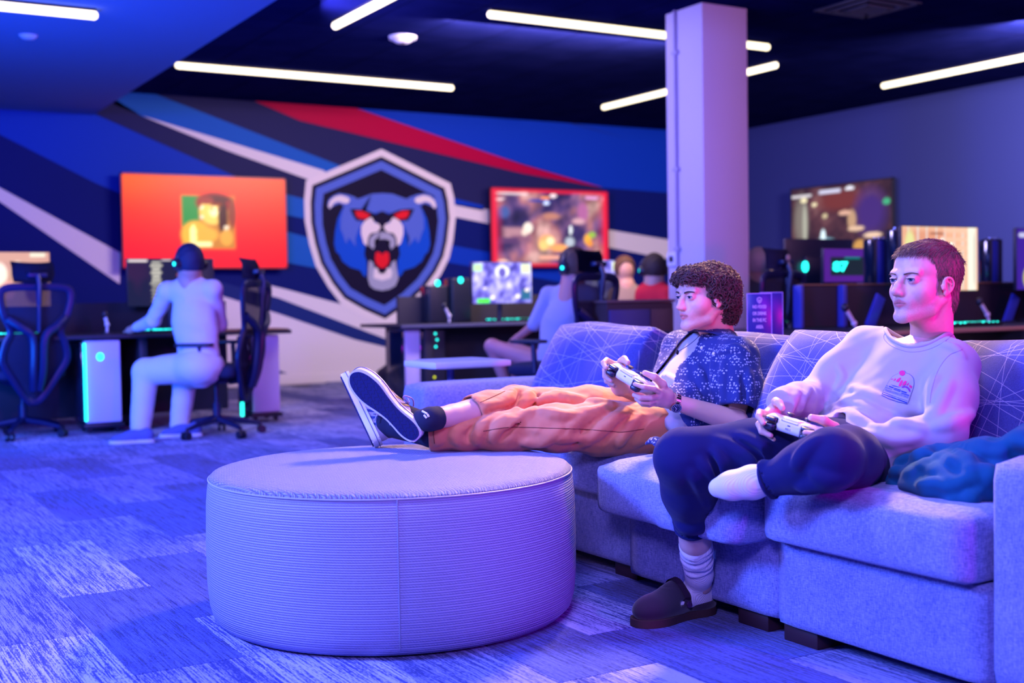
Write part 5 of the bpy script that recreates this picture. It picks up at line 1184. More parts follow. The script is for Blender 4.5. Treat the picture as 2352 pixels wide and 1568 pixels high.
def sneaker(name,parent,Fr,stripe,lab,sh=0):
    O,R=Fr; rz=bpy.data.objects.new(name,None)
    M=frame(Vector(O),R[:,0],R[:,1],R[:,2])
    s_=SDF((-.07,-.03,-.01),(.07,.33,.14),.0025)
    s_.ell((0,.235,.030),(.043,.062,.036),k=0); s_.ell((0,.16,.036),(.037,.075,.045),k=.03); s_.ell((0,.055,.045),(.0335,.052,.055),k=.03)
    s_.cap((0,.05,.07),(0,.045,.098),.033,.035,.015); s_.cap((0,.09,.070),(0,.13,.066),.026,.024,.02); s_.half((0,0,.018),(0,0,-1)); s_.half((0,.06,.103),(0,-.42,1),.003)
    s_.ell((0,.052,.125),(.027,.042,.04),k=.003,op='sub')
    V,Fc=s_.mesh(1); me=np_mesh(name,(O+V@R.T),Fc); root=mesh_obj(name,me,upr_m,parent,True,'full',label=lab)
    bv=bvh_of(V,Fc)
    def sub(n_,bm,m,l_=None,sm='full'): bmesh.ops.transform(bm,matrix=M,verts=bm.verts); return part(n_,bm,m,root,True,sm,l_)
    bm=B(); prism(bm,outline(1.0,.004),Matrix.Translation((0,0,.003)),.030); es=[e for e in bm.edges if abs(e.verts[0].co.z-e.verts[1].co.z)<1e-6]; bmesh.ops.bevel(bm,geom=es,offset=.003,segments=2,affect='EDGES'); sub('midsole',bm,mids_m,'white midsole',True)
    bm=B(); prism(bm,outline(.90,-.001),Matrix.Translation((0,0,-.0015)),.006); o_=sub('outsole',bm,outs_m,'navy patterned outsole',False)
    # the pattern runs in the sole's own frame
    me=o_.data; Mi=M.inverted(); 
    PM=Matrix.Translation(root.parent.location) if root.parent else Matrix.Identity(4)
    me.transform(PM); me.transform(Mi); o_.matrix_local=PM.inverted()@M
    bm=B(); tube(bm,[(x,y,.0225) for x,y in outline(1.0,.0055)],.0011,5,closed=True); sub('midsole_line',bm,str_n)
    for sd in (-1,1):
        for k in range(3):
            bm=B(); rows=[]; y0=.115+.030*k+sh
            for t in np.linspace(0,1,9):
                row=[]
                for w_ in (0,.5,1):
                    y=y0+.011*w_-.030*t; z_=.032+.045*t; hit=bv.ray_cast(Vector((sd*.09,y,z_)),Vector((-sd,0,0)))
                    row.append(bm.verts.new(hit[0]+Vector((sd*.0012,0,0)) if hit[0] is not None else Vector((sd*.03,y,z_))))
                rows.append(row)
            for a,b in zip(rows,rows[1:]):
                for i in (0,1): bm.faces.new((a[i],a[i+1],b[i+1],b[i]))
            sub('stripe',bm,stripe)
    bm=B()
    for k in range(6):
        y=.100+.016*k+sh*.6; z_=.098-.0068*k; tube(bm,spline([(-.022,y,z_-.012),(-.01,y+.004,z_+.001),(.01,y+.004,z_+.001),(.022,y,z_-.012)],3),.0028,6)
    for sd in (-1,1):
        shf=sh*.7
        tube(bm,spline([(0,.098+shf,.100),(sd*.020,.090+shf,.106),(sd*.048,.105+shf,.085),(sd*.056,.125+shf,.052),(sd*.046,.128+shf,.050),(sd*.030,.108+shf,.078),(0,.100+shf,.100)],5),.0026,6)
        tube(bm,spline([(0,.098+shf,.101),(sd*.025,.110+shf,.098),(sd*.050,.118+shf,.062),(sd*.055,.10+shf,.040)],5),.0022,6)
    sub('laces',bm,lace_m,'looped laces'); return root
def garment(name,V,Fc,m,parent,label=None,thick=0):
    o=mesh_obj(name,np_mesh(name,V,Fc),m,parent,True,'full',label)
    if thick: md=o.modifiers.new('s','SOLIDIFY'); md.thickness=thick; md.offset=0
    return o
# ============================================================ the short-haired man (right)
def person_right():
    H=headframe((2092,641,3.42),60,4,0,1.03); O,R,sc=H; Wd=lambda p:O+R@(np.array(p,float)*sc)
    root=thing('person','short-haired man in a pale long-sleeved shirt, one leg folded, holding a controller','person',tuple(PZ(1950,1120,.455)))
    NS=A(2196,840,3.38);FS=A(1988,797,3.66);nb=A(2140,784,3.56); pe=A(1965,1045,3.42);wa=A(2015,965,3.50);chs_=A(2080,885,3.53);uc=A(2108,835,3.54)
    lat=nrm(NS-FS); up=nrm(nb-pe); fr=nrm(np.cross(up,lat)); 
    if fr@R[:,1]<0: fr=-fr
    up=nrm(np.cross(fr,-lat)) if np.cross(fr,-lat)@up>0 else nrm(np.cross(fr,lat)); TB=np.stack([lat,fr,up],1)
    G=padframe((1826,981,3.27),37,4,14)
    NE=A(2172,990,3.24); FE=A(1868,912,3.60)
    LH=A(1985,1052,3.36);LK=A(1908,1054,3.08);LA=A(1772,1100,3.18); RH=A(1895,1040,3.40);RK=A(1572,1050,3.38);RA=A(1606,1318,3.67)
    # --- skin: head and neck
    s=SDF(O-np.array([.17,.17,.26]),O+np.array([.17,.17,.16]),.0019); head_sdf(s,H,jaw=1.0)
    s.cap(Wd((0,-.045,-.055)),nb,.052,.060,.02); s.cap(Wd((0,.008,-.090)),nb+fr*.035+up*.0,.034,.040,.02); s.cap(Wd((-.050,-.035,-.045)),nb+fr*.055-lat*-.02,.011,.010,.018)
    V1,F1=s.mesh(1); c1=paint_skin(V1,H,SKB,.30)
    # --- hands and forearms
    lo=G[0]-.27; hi=G[0]+.30; s=SDF(lo,hi,.0024)
    w1=hand_sdf(s,G,-1,NE,.024,.040)
    O2,R2=G; W2=lambda x,y,z:O2+R2@np.array([x,y,z],float)
    wr2=W2(.095,-.095,.040); s.chain([FE,wr2],[.036,.021],.01); s.chain([wr2,W2(.100,-.045,.005)],[.020,.019],.012); s.chain([W2(.098,-.07,.0),W2(.0985,-.035,-.022)],[.02,.017],.015)
    for pts,r in (([(.0985,-.030,.006),(.1010,.016,.012),(.0850,.052,.006),(.0640,.060,-.006)],[.0105,.0094,.0086,.0074]),([(.0990,-.036,-.014),(.0985,.006,-.021),(.0760,.028,-.034),(.0500,.026,-.037)],[.0108,.0098,.0090,.0076]),([(.0960,-.046,-.029),(.0950,-.008,-.039),(.0740,.008,-.050),(.0500,.002,-.050)],[.0104,.0094,.0086,.0074]),([(.0900,-.056,-.041),(.0880,-.028,-.054),(.0700,-.014,-.061),(.0520,-.020,-.059)],[.0092,.0082,.0076,.0066])):
        q=[W2(*p) for p in pts]; s.chain([W2(.097,-.066,-.010),q[0]],[.014,r[0]],.010); s.chain(q,r,.0032)
    s.chain([W2(.098,-.080,.020),W2(.088,-.040,.045),W2(.066,-.010,.048),W2(.046,.006,.040)],[.014,.0115,.0105,.0085],.006)
    V2,F2=s.mesh(1); c2=np.tile(np.array(SKB),(len(V2),1))
    # --- visible shin and hidden trunk
    s=SDF(np.minimum(RA,RK)-.1,np.maximum(RA,RK)+.1,.005); kk=RA+(RK-RA)*.75; s.chain([RA-(RK-RA)*.1,RA+(RK-RA)*.3,kk],[.034,.045,.054],.01); V3,F3=s.mesh(2)
    s=SDF(np.minimum(np.minimum(pe,LK),RK)-.25,np.maximum(NS,nb)+.25,.011)
    s.ell(pe,(.15,.10,.11),TB,0); s.ell(wa,(.13,.09,.12),TB,.05); s.ell(chs_,(.15,.10,.12),TB,.05); s.cap(uc,nb,.08,.055,.03); s.cap(uc,NS,.05,.045,.04); s.cap(uc,FS,.05,.045,.04); s.cap(NS,NE,.045,.038,.02); s.cap(FS,FE,.045,.038,.02)
    s.cap(LH,LK,.08,.06,.03); s.cap(RH,RK,.08,.06,.03); s.cap(LK,LA,.055,.035,.02); V4,F4=s.mesh(1)
    sk=np.array(SKB)
    join_body(root,[(V1,F1),(V2,F2),(V3,F3),(V4,F4)],[c1,c2,np.tile(sk,(len(V3),1)),np.tile(sk,(len(V4),1))])
    eyes(root,H,(-.05,1,.04)); lashes(H,root); brows(H,root,.6,mat('brow_light',(.13,.07,.04),.6)); hair_short(H,root)
    controller('white game controller with black triggers held by the short-haired man',G,'PS5-2')
    # --- shirt
    lo=np.minimum.reduce([pe,FE,NE,wr2,w1])-.16; hi=np.maximum.reduce([NS,FS,nb,NE])+.14; s=SDF(lo,hi,.0042)
    s.ell(pe+fr*.01,(.165,.118,.10),TB,0); s.ell(wa+fr*.005,(.155,.112,.13),TB,.05); s.ell(chs_,(.170,.118,.14),TB,.06); s.ell(uc-fr*.005,(.165,.095,.085),TB,.07)
    s.cap(nb-up*.035,NS-lat*.02,.050,.052,.06); s.cap(nb-up*.03,FS+lat*.02,.050,.052,.06); s.cap(uc,nb-up*.01,.075,.064,.03)
    s.chain([NS,NS+(NE-NS)*.5,NE],[.058,.060,.054],.05); we=w1+(NE-w1)*.10; s.chain([NE,NE+(we-NE)*.5,we],[.055,.047,.036],.015)
    s.chain([FS,FS+(FE-FS)*.5,FE],[.056,.056,.052],.05); we2=wr2-(FE-wr2)*.10; s.chain([FE,FE+(we2-FE)*.5,we2],[.052,.050,.038],.015)
    s.ell(we2+(FE-we2)*.18,(.047,.047,.040),k=.02)
    # folds
    R_=random.Random(12)
    def fold(a,b,c,r,D,op='add',k=.02):
        pts=[A(a[0],a[1],D[0]),A(b[0],b[1],D[1]),A(c[0],c[1],D[2])]; 
        out=[]
        for p in spline(pts,5): out.append(np.array(p))
        return out
    def snap_fold(track,depth_r,push,k=.014,op='add'):
        """fold track in picture coordinates laid on the garment surface"""
        V_,F_=snap_fold.m; bv=snap_fold.bv; q=[]
        for p in spline([(x,y,0) for x,y in track],5):
            d=Vector(np.array(P(p.x,p.y,1))-CAM).normalized(); h=bv.ray_cast(Vector(CAM),d)
            if h[0] is not None: q.append(np.array(h[0])+np.array(d)*push)
        n=len(q)
        for i in range(n-1):
            if np.linalg.norm(q[i+1]-q[i])<.035: s.cap(q[i],q[i+1],depth_r*(.35+.65*math.sin(PI*(i+.5)/n)),depth_r*(.35+.65*math.sin(PI*(i+1.5)/n)),k,op)
    V_,F_=s.mesh(0); snap_fold.m=(V_,F_); snap_fold.bv=bvh_of(V_,F_)
    for tr in ([(1935,885),(2000,908),(2065,936),(2130,946)],[(1922,905),(1990,940),(2060,968),(2125,985)],[(1915,930),(1975,965),(2030,990)],[(1960,990),(2040,1010),(2110,1005)],[(2150,870),(2140,910),(2138,960)],[(2235,950),(2190,968),(2150,980)],[(2180,880),(2160,925),(2150,960)]): snap_fold(tr,.008,.0045,.022)
    for tr in ([(1882,930),(1885,955),(1898,985)],[(1897,918),(1900,950),(1915,985)],[(1912,905),(1918,940),(1935,975)],[(1868,945),(1872,965),(1880,990)],[(1990,905),(1935,925),(1890,950)],[(1860,890),(1845,915),(1835,945)],[(1835,895),(1820,925),(1812,950)],[(1925,840),(1935,870),(1920,900)],[(2160,790),(2190,800),(2215,820)]): snap_fold(tr,.007,.0035,.014)
    s.disp(lambda x,y,z:.0035*wr_noise(x,y,z,3,1.2)+.0015*wr_noise(x,y,z,8,3))
    # openings: neck and cuffs
    V_,F_=s.mesh(0); bvn=bvh_of(V_,F_); ring_=[]; cN=A(2124,766,3.52); front=[]
    for p in spline([(x,y,0) for x,y in ((2031,748),(2037,764),(2052,782),(2086,796),(2128,791),(2160,776),(2186,758))],5):
        d=Vector(np.array(P(p.x,p.y,1))-CAM).normalized(); h=bvn.ray_cast(Vector(CAM),d)
        if h[0] is not None: front.append(np.array(h[0]))
    f0,f1=front[0],front[-1]; back=[]
    for i in range(1,14):
        a=PI*i/14; back.append(f1+(f0-f1)*(1-math.cos(a))/2-fr*math.sin(a)*.085+up*.012*math.sin(a))
    ring_=front+back
    d1=nrm(w1-NE); s.half(we+d1*.012,d1,0,we-.055,we+.075); d2=nrm(wr2-FE); s.half(we2+d2*.004,d2,0,we2-.06,we2+.06)
    V,Fc=s.mesh(1)
    sm_=mat('shirt_pale_cotton',(.35,.315,.37),.9,sheen=.2,bump=(700,.06)); 
    cc_=((V-CAM)@CR); sx=1176+FPX*cc_[:,0]/-cc_[:,2]; sy=784-FPX*cc_[:,1]/-cc_[:,2]; poly_=[(2031,700),(2031,748),(2037,764),(2052,782),(2086,796),(2128,791),(2160,776),(2186,758),(2190,700)]
    ins_=np.zeros(len(V),bool)
    for k in range(len(poly_)):
        (x1_,y1_),(x2_,y2_)=poly_[k],poly_[(k+1)%len(poly_)]; cr=((y1_>sy)!=(y2_>sy))&(sx<(x2_-x1_)*(sy-y1_)/((y2_-y1_) or 1e-9)+x1_); ins_^=cr
    ins_&=(np.linalg.norm(V-nb,axis=1)<.14); Fk=Fc[~ins_[Fc].any(1)]
    sh=garment('shirt',V,Fk,sm_,root,'pale long-sleeved shirt')
    def seam_(track):
        q=[]; b2=bvh_of(V,Fk)
        for p in spline([(x,y,0) for x,y in track],6):
            d=Vector(np.array(P(p.x,p.y,1))-CAM).normalized(); h=b2.ray_cast(Vector(CAM),d)
            if h[0] is not None: q.append(h[0])
        if len(q)>2: bm=B(); tube(bm,q,.0013,5); part('seam',bm,mat('seam_mauve',(.30,.24,.34),.8),sh,True,'full')
    seam_([(2210,803),(2180,816),(2155,850),(2140,895),(2136,925)]); seam_([(2040,755),(2030,775),(2050,795),(2088,808),(2130,803),(2168,785),(2194,764)])
    bv=bvh_of(V,Fc)
    # collar rib
    bm=B(); rr_=np.array(ring_); 
    for _ in range(2): rr_=(np.roll(rr_,1,0)+rr_*2+np.roll(rr_,-1,0))/4
    tube(bm,[Vector(q) for q in rr_],.0062,8,closed=True,flat=(1.0,1.0)); part('collar',bm,sm_,sh,True,'full')
    # chest print, laid on the cloth
    def decal(name,poly,m,off,lab=None):
        bm=B(); f=bm.faces.new([bm.verts.new((x,y,0)) for x,y in poly]); bmesh.ops.triangulate(bm,faces=[f])
        for _ in range(2): 
            es=[e for e in bm.edges if e.calc_length()>4]
            if es: bmesh.ops.subdivide_edges(bm,edges=es,cuts=1); bmesh.ops.triangulate(bm,faces=bm.faces[:])
        ok=True
        for v in bm.verts:
            d=Vector(np.array(P(v.co.x,v.co.y,1))-CAM).normalized(); h=bv.ray_cast(Vector(CAM),d)
            v.co=(h[0]+h[1]*(off if h[1].dot(d)<0 else -off)) if h[0] is not None else P(v.co.x,v.co.y,3.4)
        return part(name,bm,m,sh,True,False,lab)
    K_=lambda L:[(2000+x/11.2,820+y/11.2) for x,y in L]
    dk=mat('print_navy',(.012,.035,.30),.8); pk=mat('print_red',(.62,.02,.16),.8); lt=mat('print_light',(.75,.70,.78),.8); bl_=mat('print_blue',(.10,.14,.62),.8)
    edge=[(800,345),(880,355),(915,410),(990,430),(1060,480),(1110,560),(1120,680),(1095,800),(1040,950),(945,1220),(700,1165),(450,1080),(270,985),(310,890),(400,740),(480,600),(560,500),(640,455),(715,420),(745,370)]
    cen=(720,800); inner=[(cen[0]+(x-cen[0])*.975,cen[1]+(y-cen[1])*.975) for x,y in edge]
    decal('print_outline',K_(edge),dk,.0012,'thin navy outline of the chest print'); decal('print_field',K_(inner),sm_,.0018)
    decal('print_sun',K_([(815+78*math.cos(a),420+70*math.sin(a)) for a in np.linspace(0,2*PI,16)[:-1]]),pk,.0026,'red dot')
    for q in ([(520,575),(575,560),(560,595)],[(585,605),(645,550),(655,575),(615,620)],[(650,635),(690,575),(770,530),(780,560),(740,620),(710,655)],[(715,750),(755,650),(790,600),(830,605),(820,660),(770,765)],[(805,740),(840,650),(890,615),(930,630),(900,720),(865,735)],[(910,735),(940,690),(975,660),(980,690),(950,740)],[(1000,715),(1070,760),(1045,820),(980,760)]): decal('print_peak',K_(q),pk,.0026)
    decal('print_bridge',K_([(790,770),(870,745),(950,765),(1010,830),(1025,910),(985,890),(950,820),(880,785),(810,795)]),mat('print_plum',(.20,.02,.25),.8),.0026)
    for q in ([(475,745),(595,785),(590,815),(470,775)],[(610,795),(780,850),(780,870),(605,820)],[(590,825),(770,885),(765,905),(590,845)],[(790,865),(930,910),(920,940),(785,895)],[(510,715),(650,750),(780,790),(600,760)],[(400,735),(455,745),(450,765),(395,755)],[(380,775),(560,830),(555,850),(375,800)],[(790,920),(990,980),(985,1000),(785,940)]): decal('print_wave',K_(q),dk if q[0][0]>450 else bl_,.0026)
    decal('print_band',K_([(320,915),(940,1140),(925,1205),(285,970)]),dk,.0026,'navy band at the foot of the print')
    decal('print_band_line',K_([(310,945),(930,1165),(928,1178),(305,957)]),lt,.0034)
    bm=text_bm('THANKSGIVING DAY RACE',7.4,0,.62,.16); a_=math.atan2(225,600)
    co_,si=math.cos(a_*.86),math.sin(a_*.86); cx_,cy_=2000+665/11.2,820+935/11.2
    for v in bm.verts:
        x,y=v.co.x,-v.co.y; px_,py_=cx_+x*co_-y*si,cy_+x*si+y*co_
        d=Vector(np.array(P(px_,py_,1))-CAM).normalized(); h=bv.ray_cast(Vector(CAM),d); v.co=(h[0]-d*.0034) if h[0] is not None else P(px_,py_,3.4)
    bmesh.ops.triangulate(bm,faces=bm.faces[:]); part('print_lettering',bm,lt if False else bl_,sh,True,False)
    # --- trousers
    lo=np.minimum.reduce([pe,LK,LA,RK,RA])-.14; hi=np.maximum.reduce([pe,LH,RH,LK,RK])+.16; s=SDF(lo,hi,.005)
    cuR=RA+(RK-RA)*.45
    s.ell(pe-up*.03,(.150,.110,.105),TB,0); s.chain([LH,LH+(LK-LH)*.5,LK],[.080,.076,.073],.05); s.chain([LK,LK+(LA-LK)*.45,LA],[.072,.064,.046],.03)
    s.chain([RH,RH+(RK-RH)*.5,RK],[.102,.092,.080],.05); s.chain([RK,RK+(cuR-RK)*.5,cuR],[.080,.073,.054],.03)
    V_,F_=s.mesh(0); snap_fold.m=(V_,F_); snap_fold.bv=bvh_of(V_,F_)
    s.disp(lambda x,y,z:.0045*wr_noise(x,y,z,21,.9)+.0012*wr_noise(x,y,z,28,3))
    for tr in ([(1640,1035),(1660,1080),(1655,1130)],[(1610,1060),(1640,1100),(1640,1150)],[(1590,1085),(1615,1130),(1635,1190)],[(1700,1000),(1760,1040),(1740,1080)],[(1650,1010),(1720,1050),(1740,1090)],[(1880,1010),(1850,1040),(1830,1070)],[(1930,1120),(1880,1110),(1840,1120)],[(1560,1205),(1590,1212),(1625,1205)],[(1870,1085),(1900,1100),(1950,1100)]): snap_fold(tr,.013,.005,.02)
    for tr in ([(1630,1045),(1648,1090),(1642,1140)],[(1690,1010),(1745,1050),(1735,1085)]): snap_fold(tr,.007,-.001,.012,'sub')
    dR=nrm(RA-RK); s.half(cuR+dR*.012,dR,.0,cuR-.10,cuR+.10); s.cap(cuR+dR*.06,cuR-dR*.05,.050,.046,.002,'sub')
    dL=nrm(LA-LK); s.half(LA+dL*.012,dL,0,LA-.08,LA+.08); s.cap(LA+dL*.06,LA-dL*.04,.042,.040,.002,'sub')
    V,Fc=s.mesh(1); tm=mat('sweatpants_navy',(.010,.012,.075),.95,spec=.08,sheen=.08,bump=(600,.1)); tr_=garment('trousers',V,Fc,tm,root,'dark navy sweatpants')
    def hem(c,d,r):
        bm=B(); e1=nrm(np.cross(d,[.3,.5,.8])); e2=np.cross(d,e1); tube(bm,[Vector(c+(e1*math.cos(a)+e2*math.sin(a))*r) for a in np.linspace(0,2*PI,36)[:-1]],.005,6,closed=True); part('cuff_seam',bm,tm,tr_,True,'full')
    hem(cuR-dR*.018,dR,.0535); hem(cuR+dR*.008,dR,.052); hem(LA+dL*.008,dL,.0475)
    # --- socks
    skm=mat('sock_white',(.66,.60,.62),.9,sheen=.2); g=NG(skm); v=g.xyz(g.coord('Object')); r_=g.math('SINE',g.math('MULTIPLY',g.math('ADD',v[0],g.math('MULTIPLY',v[1],1.3)),900)); g.bump(r_,.25,.0015)
    heel=np.array(PZ(1634,1394,.014)); toe=np.array(PZ(1497,1432,0)); fy=toe-heel; fy[2]=0; fy=nrm(fy); fx=np.cross(fy,[0,0,1.]); fz=np.array([0,0,1.]); FR=np.stack([fx,fy,fz],1); hb=heel.copy(); hb[2]=0
    Ws=lambda x,y,z:hb+FR@np.array([x,y,z],float)
    s=SDF(np.minimum(RA,hb)-.12,RA+np.array([.1,.1,.18]),.003); top=RA+(RK-RA)*.27
    pts=[top+(RA-top)*t for t in np.linspace(0,1,9)]; s.chain([top]+pts[1:],[.046]+[.043-.006*t for t in np.linspace(0,1,8)],.005)
    for i,t in enumerate((.02,.15,.26,.36,.46,.56,.68)):
        c=top+(RA-top)*t; d=nrm(RA-top); e1=nrm(np.cross(d,[.3,.5,.8])); e2=np.cross(d,e1); r=.0445-.006*t
        ring=[c+(e1*math.cos(a)+e2*math.sin(a))*r+d*.007*math.sin(a*1+i*1.9) for a in np.linspace(0,2*PI,26)]; s.chain(ring,[.0048+.0015*math.sin(k*.9+i) for k in range(26)],.006)
    s.chain([RA,Ws(0,.055,.075)],[.040,.040],.02); s.cap(Ws(0,.040,.055),Ws(0,.12,.055),.036,.036,.03); s.cap(Ws(0,.12,.055),Ws(0,.2,.045),.034,.03,.02)
    s.cap(top,top+(top-RA)*.3,.0415,.043,.001,'sub')
    V,Fc=s.mesh(1); garment('sock',V,Fc,skm,root,'white slouched sock on the standing foot')
    e_=A(1650,1120,3.24); s=SDF(np.minimum(LA,e_)-.08,np.maximum(LA,e_)+.08,.003); s.chain([LA+(LK-LA)*.08,LA+(e_-LA)*.35,LA+(e_-LA)*.75,e_],[.034,.042,.036,.026],.02)
    V,Fc=s.mesh(2); garment('sock',V,Fc,skm,root,'white ribbed sock on the folded leg')
    # --- clog
    s=SDF((-.075,-.02,0),(.075,.32,.15),.0028)
    s.ell((0,.215,.045),(.050,.085,.045),k=0); s.ell((0,.14,.06),(.043,.07,.055),k=.03); s.cap((0,.13,.10),(0,.165,.085),.018,.02,.02); s.ell((0,.05,.035),(.042,.062,.036),k=.02)
    s.rbox((0,.04,.10),(.034,.085,.052),rr=.02,k=.008,op='sub'); s.half((0,0,.022),(0,0,-1)); s.rbox((.045,.150,.058),(.02,.011,.008),rr=.005,k=.003,op='sub'); s.rbox((-.045,.150,.058),(.02,.011,.008),rr=.005,k=.003,op='sub')
    V,Fc=s.mesh(1); cmt=mat('clog_suede',(.020,.008,.022),.85,sheen=.3,bump=(500,.12)); cl=garment('clog',hb+V@FR.T,Fc,cmt,root,'dark suede clog with a buckled strap')
    M=frame(Vector(hb),fx,fy,fz)
    bm=B(); prism(bm,[(x*1.06,y*.99) for x,y in outline(1.04,.003)],Matrix.Translation((0,0,.001)),.022); es=[e for e in bm.edges if abs(e.verts[0].co.z-e.verts[1].co.z)<1e-6]; bmesh.ops.bevel(bm,geom=es,offset=.004,segments=2,affect='EDGES'); bmesh.ops.transform(bm,matrix=M,verts=bm.verts); part('clog_sole',bm,mat('clog_sole',(.05,.02,.02),.8),cl,True)
    bv=bvh_of(V,Fc); bm=B(); rows=[]
    for a in np.linspace(-1.35,1.35,22):
        row=[]
        for yy in (-.011,.011):
            y0=.150+yy-.022*abs(a)/1.35; d=Vector((math.sin(a),0,math.cos(a))); h=bv.ray_cast(Vector((0,y0,.04))+d*.15,-d); row.append(bm.verts.new((h[0] if h[0] is not None else Vector((0,y0,.04))+d*.06)+d*.006))
        rows.append(row)
    for a,b in zip(rows,rows[1:]): bm.faces.new((a[0],a[1],b[1],b[0]))
    bmesh.ops.solidify(bm,geom=bm.faces[:],thickness=.003); bmesh.ops.transform(bm,matrix=M,verts=bm.verts); part('strap',bm,mat('strap_plum',(.06,.025,.06),.7),cl,True)
    for sd in(-1,1):
        h=bv.ray_cast(Vector((sd*.12,.128,.050)),Vector((-sd,0,0))); c=h[0] if h[0] is not None else Vector((sd*.05,.128,.05)); bm=B(); cyl(bm,c,c+Vector((sd*.007,0,0)),.010,.009,18); bmesh.ops.transform(bm,matrix=M,verts=bm.verts); part('strap_button',bm,mat('button_plum',(.06,.02,.07),.3),cl,True)
    return root
PR=person_right()
# ============================================================ the curly-haired man (left, feet on the ottoman)
def print_mat():
    m=mat('bandana_print',(.010,.020,.12),.85,sheen=.1); g=NG(m); uv=g.coord('Object')
    def vor(sc,feat='F1'):
        x=g.n.new('ShaderNodeTexVoronoi'); x.inputs['Scale'].default_value=sc; x.feature=feat; x.inputs['Randomness'].default_value=.35; g.l.new(uv,x.inputs['Vector']); return x
    a=vor(24); b=vor(105)
    ring=g.math('LESS_THAN',g.math('ABSOLUTE',g.math('SUBTRACT',a.outputs['Distance'],.33)),.17)
    core=g.math('LESS_THAN',a.outputs['Distance'],.12)
    dots=g.math('MULTIPLY',ring,g.math('LESS_THAN',b.outputs['Distance'],.36)); d2=g.math('MULTIPLY',core,g.math('LESS_THAN',b.outputs['Distance'],.45))
    k=vor(46); sm=g.math('LESS_THAN',k.outputs['Distance'],.13)
    msk=g.math('MAXIMUM',g.math('MAXIMUM',dots,d2),sm); g.col(g.mix(msk,(.010,.020,.13),(.34,.34,.52))); return m
def person_left():
    H=headframe((1584,681,4.28),60,-2,0,1.02); O,R,sc=H; Wd=lambda p:O+R@(np.array(p,float)*sc)
    root=thing('person','curly-haired man in a patterned shirt and orange trousers with his feet up on the ottoman','person',tuple(PZ(1540,1015,.445)))
    NS=A(1700,822,4.24);FS=A(1558,800,4.56);nb=A(1650,777,4.42); pe=A(1530,978,4.30);wa=A(1560,925,4.37);cs=A(1605,868,4.41);uc=A(1635,818,4.43)
    lat=nrm(NS-FS); up=nrm(nb-pe); fr=nrm(np.cross(up,lat)); 
    if fr@R[:,1]<0: fr=-fr
    up=nrm(np.cross(fr,-lat)) if np.cross(fr,-lat)@up>0 else nrm(np.cross(fr,lat)); TB=np.stack([lat,fr,up],1)
    G=padframe((1449,868,4.02),36,6,26)
    NE=A(1692,968,4.14); FE=A(1540,935,4.45)
    LH=A(1490,985,4.22);LK=A(1275,982,4.12);LA=A(990,1000,4.10); RH=A(1525,952,4.42);RK=A(1185,932,4.27);RA=A(988,962,4.00)
    s=SDF(O-np.array([.17,.17,.26]),O+np.array([.17,.17,.16]),.0022); head_sdf(s,H,nose=.99)
    s.cap(Wd((0,-.045,-.055)),nb,.052,.060,.02); s.cap(Wd((0,.008,-.090)),nb+fr*.035,.034,.042,.02); s.cap(Wd((-.050,-.035,-.045)),nb+fr*.055+lat*.02,.011,.010,.018)
    V1,F1=s.mesh(1); c1=paint_skin(V1,H,SKB,.18,2)
    s=SDF(np.minimum(G[0]-.16,np.minimum(NE,FE)-.07),np.maximum(G[0]+.16,np.maximum(NE,FE)+.07),.0026)
    w1=hand_sdf(s,G,-1,NE,.025,.041)
    O2,R2=G; W2=lambda x,y,z:O2+R2@np.array([x,y,z],float)
    wr2=W2(.085,-.115,-.075); s.chain([FE,wr2],[.036,.025],.01); s.chain([wr2,W2(.094,-.075,-.035),W2(.098,-.035,-.010)],[.025,.026,.018],.016); s.chain([wr2,W2(.092,-.060,-.045)],[.022,.019],.015)
    for pts,r in (([(.0985,-.034,.002),(.1040,.012,.012),(.0880,.052,.008),(.0660,.064,.000)],[.0110,.0098,.0090,.0078]),([(.0990,-.038,-.014),(.0985,.004,-.021),(.0760,.026,-.034),(.0500,.024,-.037)],[.0108,.0098,.0090,.0076]),([(.0960,-.048,-.029),(.0950,-.010,-.039),(.0740,.006,-.050),(.0500,.000,-.050)],[.0102,.0094,.0086,.0074]),([(.0900,-.062,-.041),(.0880,-.032,-.052),(.0700,-.018,-.059),(.0520,-.024,-.057)],[.0092,.0082,.0076,.0066])):
        q=[W2(*p) for p in pts]; s.chain([W2(.094,-.072,-.030),q[0]],[.015,r[0]],.010); s.chain(q,r,.0032)
    s.chain([W2(.090,-.085,-.025),W2(.084,-.050,.020),W2(.062,-.018,.038),W2(.038,-.004,.038)],[.018,.0135,.0118,.0098],.008)
    V2,F2=s.mesh(1); c2=np.tile(np.array(SKB),(len(V2),1))
    s=SDF(np.minimum(RA,LA)-.16,np.maximum(RA,LA)+np.array([.25,.12,.14]),.0035); cR=RA+(RK-RA)*.48; s.chain([RA+(RK-RA)*.12,RA+(RK-RA)*.25,cR],[.035,.037,.048],.01); s.chain([LA+(LK-LA)*.0,LA+(LK-LA)*.2],[.034,.036],.01); V3,F3=s.mesh(1)
    s=SDF(np.minimum.reduce([pe,LK,RK,FE])-.25,np.maximum.reduce([NS,nb,pe])+.25,.011)
    s.ell(pe,(.14,.09,.10),TB,0); s.ell(wa,(.13,.085,.12),TB,.05); s.ell(cs,(.145,.09,.12),TB,.05); s.cap(uc,nb,.08,.055,.03); s.cap(uc,NS,.05,.045,.04); s.cap(uc,FS,.05,.045,.04); s.cap(NS,NE,.045,.040,.02); s.cap(FS,FE,.045,.036,.02)
    s.cap(LH,LK,.07,.055,.03); s.cap(RH,RK,.07,.05,.03); s.cap(LK,LA,.05,.035,.02); s.cap(RK,cR,.05,.045,.02); V4,F4=s.mesh(1)
